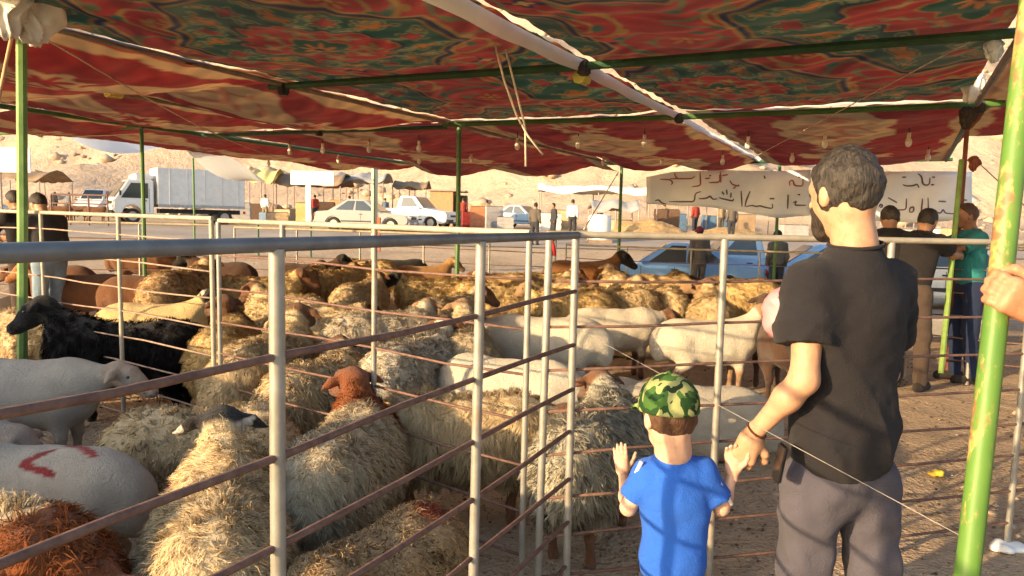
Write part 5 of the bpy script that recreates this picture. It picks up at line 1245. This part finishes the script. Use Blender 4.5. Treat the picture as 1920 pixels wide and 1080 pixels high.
# white roadside sign on a post
M_white = mk('white_sign_board', (.80, .80, .79), .6, 0, .04, 3.)
Y_s = 43.; a = at(545, 320, Y_s); b = at(626, 348, Y_s); cx = (a.x + b.x) / 2; zg = tz(cx, Y_s)
sg = thing('roadside_sign', 'white sign board with faint dark writing on a white post', 'sign', (cx, Y_s, zg))
MB().box((0, 0, (a.z + b.z) / 2 - zg), (b.x - a.x, .08, a.z - b.z)).put('board', M_white, sg, bevel=.015)
MB().box((-.25, .1, (b.z - zg) / 2), (.30, .12, b.z - zg)).put('post', M_white, sg, bevel=.02)
lb = MB(); rr = random.Random(5)
for i in range(9):
    xx = -1.0 + i * .24; zz = (a.z + b.z) / 2 - zg + .10
    lb.tube([(xx, -.045, zz), (xx + .08, -.045, zz - .05 + rr.uniform(-.04, .04)), (xx + .17, -.045, zz - .03), (xx + .2, -.045, zz + rr.uniform(0, .12))], .015, 5)
for i in range(4): lb.tube([(-.1 + i * .1, -.045, zz - .30), (-.04 + i * .1, -.045, zz - .26 + .02 * i)], .018, 5)
lb.put('lettering', mk('pale_grey_ink', (.35, .33, .34), .9), sg, smooth=True)
# edge-on poster hoarding at the far left
Yq = 40.; c0 = at(22, 300, Yq)
bb_ = thing('hoarding', 'white hoarding on posts at the left edge behind the near green pole', 'sign', (c0.x, Yq, tz(c0.x, Yq)))
h0 = c0.z - tz(c0.x, Yq)
MB().box((0, 0, h0), (2.0, .10, 1.3)).put('board', M_white, bb_, bevel=.02); 
for s in (-1, 1): MB().tube([(s * .7, .1, 0), (s * .7, .1, h0)], .05, 8).put('post', M_pipe, bb_)

# ================================================================== market stalls beyond the road
def awning(label, px0, px1, py, Y, depth, H, mat, rise=.5, poles=True, ragged=.1, seed=0):
    a = at(px0, py, Y); b = at(px1, py, Y); L = b.x - a.x; z0 = tz((a.x + b.x) / 2, Y); t = thing('market_awning', label, 'awning', ((a.x + b.x) / 2, Y, z0), 0, 'market awnings')
    n, k = 16, 7; V = []; rnd = random.Random(seed)
    for i in range(n):
        for j in range(k):
            u = i / (n - 1); v = j / (k - 1)
            V.append(((u - .5) * L, v * depth, H + rise * math.sin(math.pi * v) - .15 * math.sin(math.pi * u * 3) * (1 - v) - .12 * math.sin(math.pi * u) + rnd.uniform(-ragged, ragged) * .5))
    i = np.arange(n * k).reshape(n, k); Q = np.stack([i[:-1, :-1], i[1:, :-1], i[1:, 1:], i[:-1, 1:]], -1).reshape(-1, 4)
    o = put('canopy', mesh_np('canopy', np.array(V), Q), mat, t); md = o.modifiers.new('th', 'SOLIDIFY'); md.thickness = .02
    for u in (0.02, .5, .98):
        for v in (.02, .98): MB().tube([((u - .5) * L, v * depth, -.1), ((u - .5) * L, v * depth, H - .12)], .035, 6).put('pole', M_pipe, t)
    return t
BRC = mk('brown_canvas', (.24, .17, .11), .9, 0, .25, 2.); YLC = mk('yellow_canvas', (.58, .47, .20), .9, 0, .15, 2.); GRC = mk('grey_canvas', (.34, .32, .31), .9, 0, .2, 2.); WTC = mk('white_canvas', (.74, .71, .66), .9, 0, .1, 2.)
awning('yellow canvas awning right of the truck', 466, 512, 338, 47, 3, 2.6, YLC, .8, seed=1)
awning('brown canvas awning behind the white sign', 515, 640, 346, 48, 4, 2.5, BRC, .8, seed=2)
awning('grey canvas awning right of the white sign', 622, 720, 345, 50, 4, 2.9, GRC, .6, seed=3)
awning('dark brown awning left of the brick hut', 735, 800, 352, 52, 3, 2.6, BRC, .5, seed=4)
awning('long low white awning on the hillside foot right of the far pole', 1010, 1235, 372, 44, 3.0, 2.35, WTC, .4, seed=5)
awning('pale awning with dark underside below the long banner', 1230, 1350, 385, 40, 2.5, 2.2, WTC, .3, seed=6)
awning('grey sheet slung low left of the straw heap', 1110, 1200, 400, 37, 2.2, 1.3, GRC, .5, seed=7)
# brick hut with a dark doorway
Yh = 46; a = at(806, 358, Yh); b = at(862, 410, Yh); zg = tz(a.x, Yh); hH = a.z - zg; hW = 2.1
hut = thing('brick_hut', 'small orange brick hut with its doorway shade painted black', 'hut', (a.x + hW / 2, Yh, zg)); M_brick = mk('orange_brick', (.50, .25, .13), .9, 0, .15, 5., bump=.4, bscale=12.)
MB().box((-hW * .16, 1.2, hH / 2), (hW * .68, 2.4, hH)).put('wall', M_brick, hut, bevel=.02)
MB().box((hW * .36, 1.6, hH / 2 - .1), (hW * .36, 1.6, hH - .2)).put('side_room', mk('dark_timber', (.10, .06, .04), .9), hut)
MB().box((0, 1.2, hH + .05), (hW * 1.1, 2.7, .10)).put('roof', mk('grey_slab', (.3, .26, .22), .9), hut, bevel=.02)
MB().box((hW * .36, .77, hH * .42), (hW * .26, .06, hH * .84)).put('doorway', mk('unlit_inside', (.012, .01, .01), .9), hut)  # black panel stands in for the shade inside the hut
# orange water butts, tank, crates and heaps among the stalls
def crate(label, px, py, Y, size, mat, grp='goods among the market stalls', name='crate'):
    p = at(px, py, Y); z = tz(p.x, Y); w_, d_, h_ = size
    t = thing(name, label, name.replace('_', ' '), (p.x, Y, z), R(random.Random(px).uniform(-15, 15)), grp)
    MB().box((0, 0, h_ / 2), (w_, d_, h_)).put('box', mat, t, bevel=.02)
    for i in range(3): MB().box((0, -d_ / 2 - .012, h_ * (.2 + .3 * i)), (w_ * 1.02, .02, h_ * .16)).put('slat', mat, t)
    MB().box((0, 0, h_ + .012), (w_ * .96, d_ * .96, .03)).put('lid', M_trim, t)
ORB = mk('orange_plastic', (.46, .17, .08), .6); REDB = mk('red_plastic', (.26, .035, .03), .6)
crate('orange crate beside the thin green pole', 895, 412, 41, (.8, .8, 1.2), ORB); crate('red crate left of the orange one near the brick hut', 880, 415, 42, (.9, .8, .9), REDB)
crate('dark wooden crate below the yellow awning', 482, 372, 47, (1.1, .8, 1.1), mk('dark_timber', (.10, .06, .04), .9)); crate('blue crate among the stalls right of the truck', 505, 385, 45, (.9, .8, .6), mk('blue_plastic', (.1, .18, .3), .5))
crate('pale crate below the brown awning', 535, 382, 46, (1., .8, .8), mk('pale_timber', (.45, .33, .2), .8)); crate('brown stacked crate under the grey awning', 640, 375, 49, (1.3, .8, 1.5), mk('pale_timber2', (.30, .19, .1), .8))
crate('brown crate left of the silver sedan', 690, 378, 47, (1.2, .8, 1.0), mk('dark_timber', (.10, .06, .04), .9)); crate('yellow crate beside the white sign post', 565, 372, 44, (.6, .6, 1.2), YLC)
Yt = 32; p = at(1125, 400, Yt); tk = thing('water_tank', 'white plastic water tank standing behind the pen corner', 'tank', (p.x, Yt, tz(p.x, Yt)))
MB().tube([(0, 0, .12), (0, 0, 1.05), (0, 0, 1.16), (0, 0, 1.2)], [.50, .50, .42, .2], 20).put('drum', WTC, tk, smooth='auto'); MB().tube([(0, 0, 1.2), (0, 0, 1.27)], .13, 12).put('lid', M_trim, tk, smooth='auto'); MB().box((0, 0, .06), (1.0, 1.0, .12)).put('pallet', BRC, tk)
def heap(label, px, Y, rx, ry, h, mat, seed):
    p = at(px, 420, Y); n = 26; V = []; x_ = np.linspace(-1, 1, n); X, Yg, Q = grid(x_, x_); r = np.hypot(X, Yg)
    P = np.stack([X * rx, Yg * ry, 0 * X], -1).reshape(-1, 3); Z = h * np.clip(1 - r ** 1.6, -.1, 1) + h * .12 * wav(P, 5, seed).reshape(X.shape) * (r < 1) + h * .08 * wav(P, 13, seed).reshape(X.shape)
    P[:, 2] = Z.ravel(); return tag(put('straw_heap', mesh_np('straw_heap', P, Q), mat, None, (p.x, Y, tz(p.x, Y))), label, 'heap', 'straw heaps')
STR = mk('golden_straw', (.40, .26, .12), .95, 0, .4, 6., bump=1., bscale=30., dist=.05)
heap('low golden straw heap beside the far tent pole', 1215, 37, 2.2, 1.2, .75, STR, 1.); heap('flat straw heap right of the man in the red cap', 1365, 36, 2.6, 1.2, .5, STR, 2.); heap('brown rubbish heap right of the truck', 500, 50, 2.2, 1.4, 1.2, mk('rubbish', (.34, .24, .17), .9, 0, .5, 3., bump=1., bscale=8., dist=.1), 3.)
# tall cream pole with a green conduit
Yp = 20.; p = at(702, 430, Yp); zt = at(700, 306, Yp).z
lp = thing('utility_pole', 'pole with cream and green paint standing in front of the silver sedan', 'pole', (p.x, Yp, tz(p.x, Yp)))
MB().tube([(0, 0, -.1), (0, 0, zt + .9)], .085, 12).put('shaft', mk('cream_paint', (.62, .56, .42), .6, 0, .1, 4.), lp, smooth='auto'); MB().tube([(.0, -.086, .6), (.0, -.086, zt + .6)], .022, 8).put('conduit', M_green, lp); MB().box((.12, -.02, 1.0), (.10, .10, .9)).put('meter_box', mk('faded_red', (.45, .15, .1), .7), lp, bevel=.01)
# cream saloon roofs and trough inside the pens
def trough(label, px, py, yaw, L=1.6):
    p = atz(px, py, .3); t = thing('feed_trough', label, 'trough', (p.x, p.y, tz(p.x, p.y)), R(yaw), 'feed troughs')
    M_tr = mk('grey_tin', (.36, .35, .33), .5, .4, .2, 8.)
    MB().prism([(-.16, .12), (.16, .12), (.22, .32), (.19, .32), (.14, .15), (-.14, .15), (-.19, .32), (-.22, .32)], -L / 2, L / 2).put('tray', M_tr, t)
    for s in (-1, 1):
        for q in (-1, 1): MB().tube([(q * .14, s * L * .4, 0), (q * .12, s * L * .4, .13)], .015, 6).put('leg', M_pipe, t)
trough('grey tin feed trough on the ground right of the man', 1745, 600, 80); trough('tin feed trough behind the jeans wearing man', 40, 560, 20)

# litter on the ground at the right
def litter(label, px, py, size, mat, seed):
    p = atz(px, py, .02); g_ = sdf([ell((0, 0, 0), (size, size * .7, size * .35))], .02)
    V, Q = nets(lambda P: g_(P) + size * .25 * wav(P, 2.2 / size, seed) + size * .12 * wav(P, 6 / size, seed), (-2 * size, -2 * size, -size), (2 * size, 2 * size, size), size / 7)
    tag(put('litter', mesh_np('litter', V, Q, False), mat, None, (p.x, p.y, tz(p.x, p.y) + size * .25)), label, 'litter', 'litter in the pens')
litter('crumpled white plastic bag lying on the ground at the bottom right', 1893, 1030, .09, M_white, 1.)
litter('small yellow wrapper lying on the sand right of the man', 1752, 885, .05, mk('yellow_wrapper', (.62, .42, .04), .4), 2.)
litter('scrap of white paper on the sand behind the boy', 1330, 940, .035, M_white, 3.)
# more goods, stalls and people scattered beyond the road
rr = random.Random(31)
kinds = [('blue plastic crate', mk('blue_plastic', (.1, .18, .3), .5)), ('dark wooden crate', mk('dark_timber', (.10, .06, .04), .9)), ('pale wooden crate', mk('pale_timber', (.45, .33, .2), .8)), ('white plastic crate', WTC), ('grey plastic crate', GRC), ('brown cardboard crate', BRC)]
places = [(20, 46, 'at the far left edge'), (60, 52, 'left of the three far people'), (228, 50, 'left of the truck nose'), (455, 43, 'just behind the truck box'), (470, 52, 'under the yellow awning'), (520, 44, 'left of the white sign'), (548, 50, 'behind the white sign'), (612, 46, 'right of the white sign post'), (632, 52, 'under the grey awning'), (668, 50, 'above the sedan roof'), (735, 50, 'left of the pickup cab'), (925, 44, 'right of the orange crate'), (948, 40, 'left of the small blue car'), (1030, 42, 'behind the stooping person'), (1060, 47, 'left of the person in white'), (1165, 39, 'left of the straw heap'), (1250, 41, 'right of the straw heap'), (1275, 44, 'below the pale awning'), (1340, 43, 'behind the man in the red cap'), (1400, 41, 'above the pale blue pickup'), (1490, 40, 'left of the man\'s chin'), (1690, 38, 'behind the pair in black'), (1760, 42, 'above the white car'), (1790, 40, 'behind the teal shirted man')]
for i, (px, Y, where) in enumerate(places):
    nm, mt = kinds[(i * 5 + i // 3) % len(kinds)]; crate(nm + ' ' + where, px, 400, Y, (rr.uniform(.7, 1.5), .8, rr.uniform(.5, 1.3)), mt)
awning('brown canvas awning at the far left edge behind the men', -40, 75, 345, 52, 4, 2.5, BRC, .7, seed=11)
awning('grey canvas awning on the right behind the teal shirted man', 1700, 1840, 372, 42, 3, 2.4, GRC, .5, seed=12)
awning('brown canvas awning low behind the man\'s neck', 1440, 1570, 392, 46, 3, 2.0, BRC, .4, seed=13)
far('person in khaki standing right of the brick hut', 912, 47, 70, 1.7, 'tan', 'dark', None, 'down', 1.9, .03)
far('person in blue by the awning right of the sign', 722, 49, 110, 1.72, 'blue', 'dark', None, 'down', 1.9, .03)
far('person in white near the yellow awning', 497, 46, 80, 1.7, 'white', 'tan', None, 'down', 1.9, .03)
far('person in khaki beyond the straw heap', 1245, 45, 100, 1.7, 'tan', 'dark', None, 'down', 1.9, .03)
far('person in dark jacket below the long banner', 1372, 34, 95, 1.72, 'jacket', 'dark', None, 'down', 1.9, .03)
far('person in brown far behind the pale awning', 1352, 42, 95, 1.72, 'tan', 'jacket', None, 'down', 1.9, .03)
for i, (px, Y, lab) in enumerate(((115, 36.5, 'left'), (148, 37.2, 'middle'), (182, 36.8, 'right'))):
    sheep('brown sheep in the far pen below the parked van, %s of three' % lab, 'shorn_down', gp(px, Y), Y, 170 * (i % 2) + 8, 1.15, BRN, fB, eyes=False)
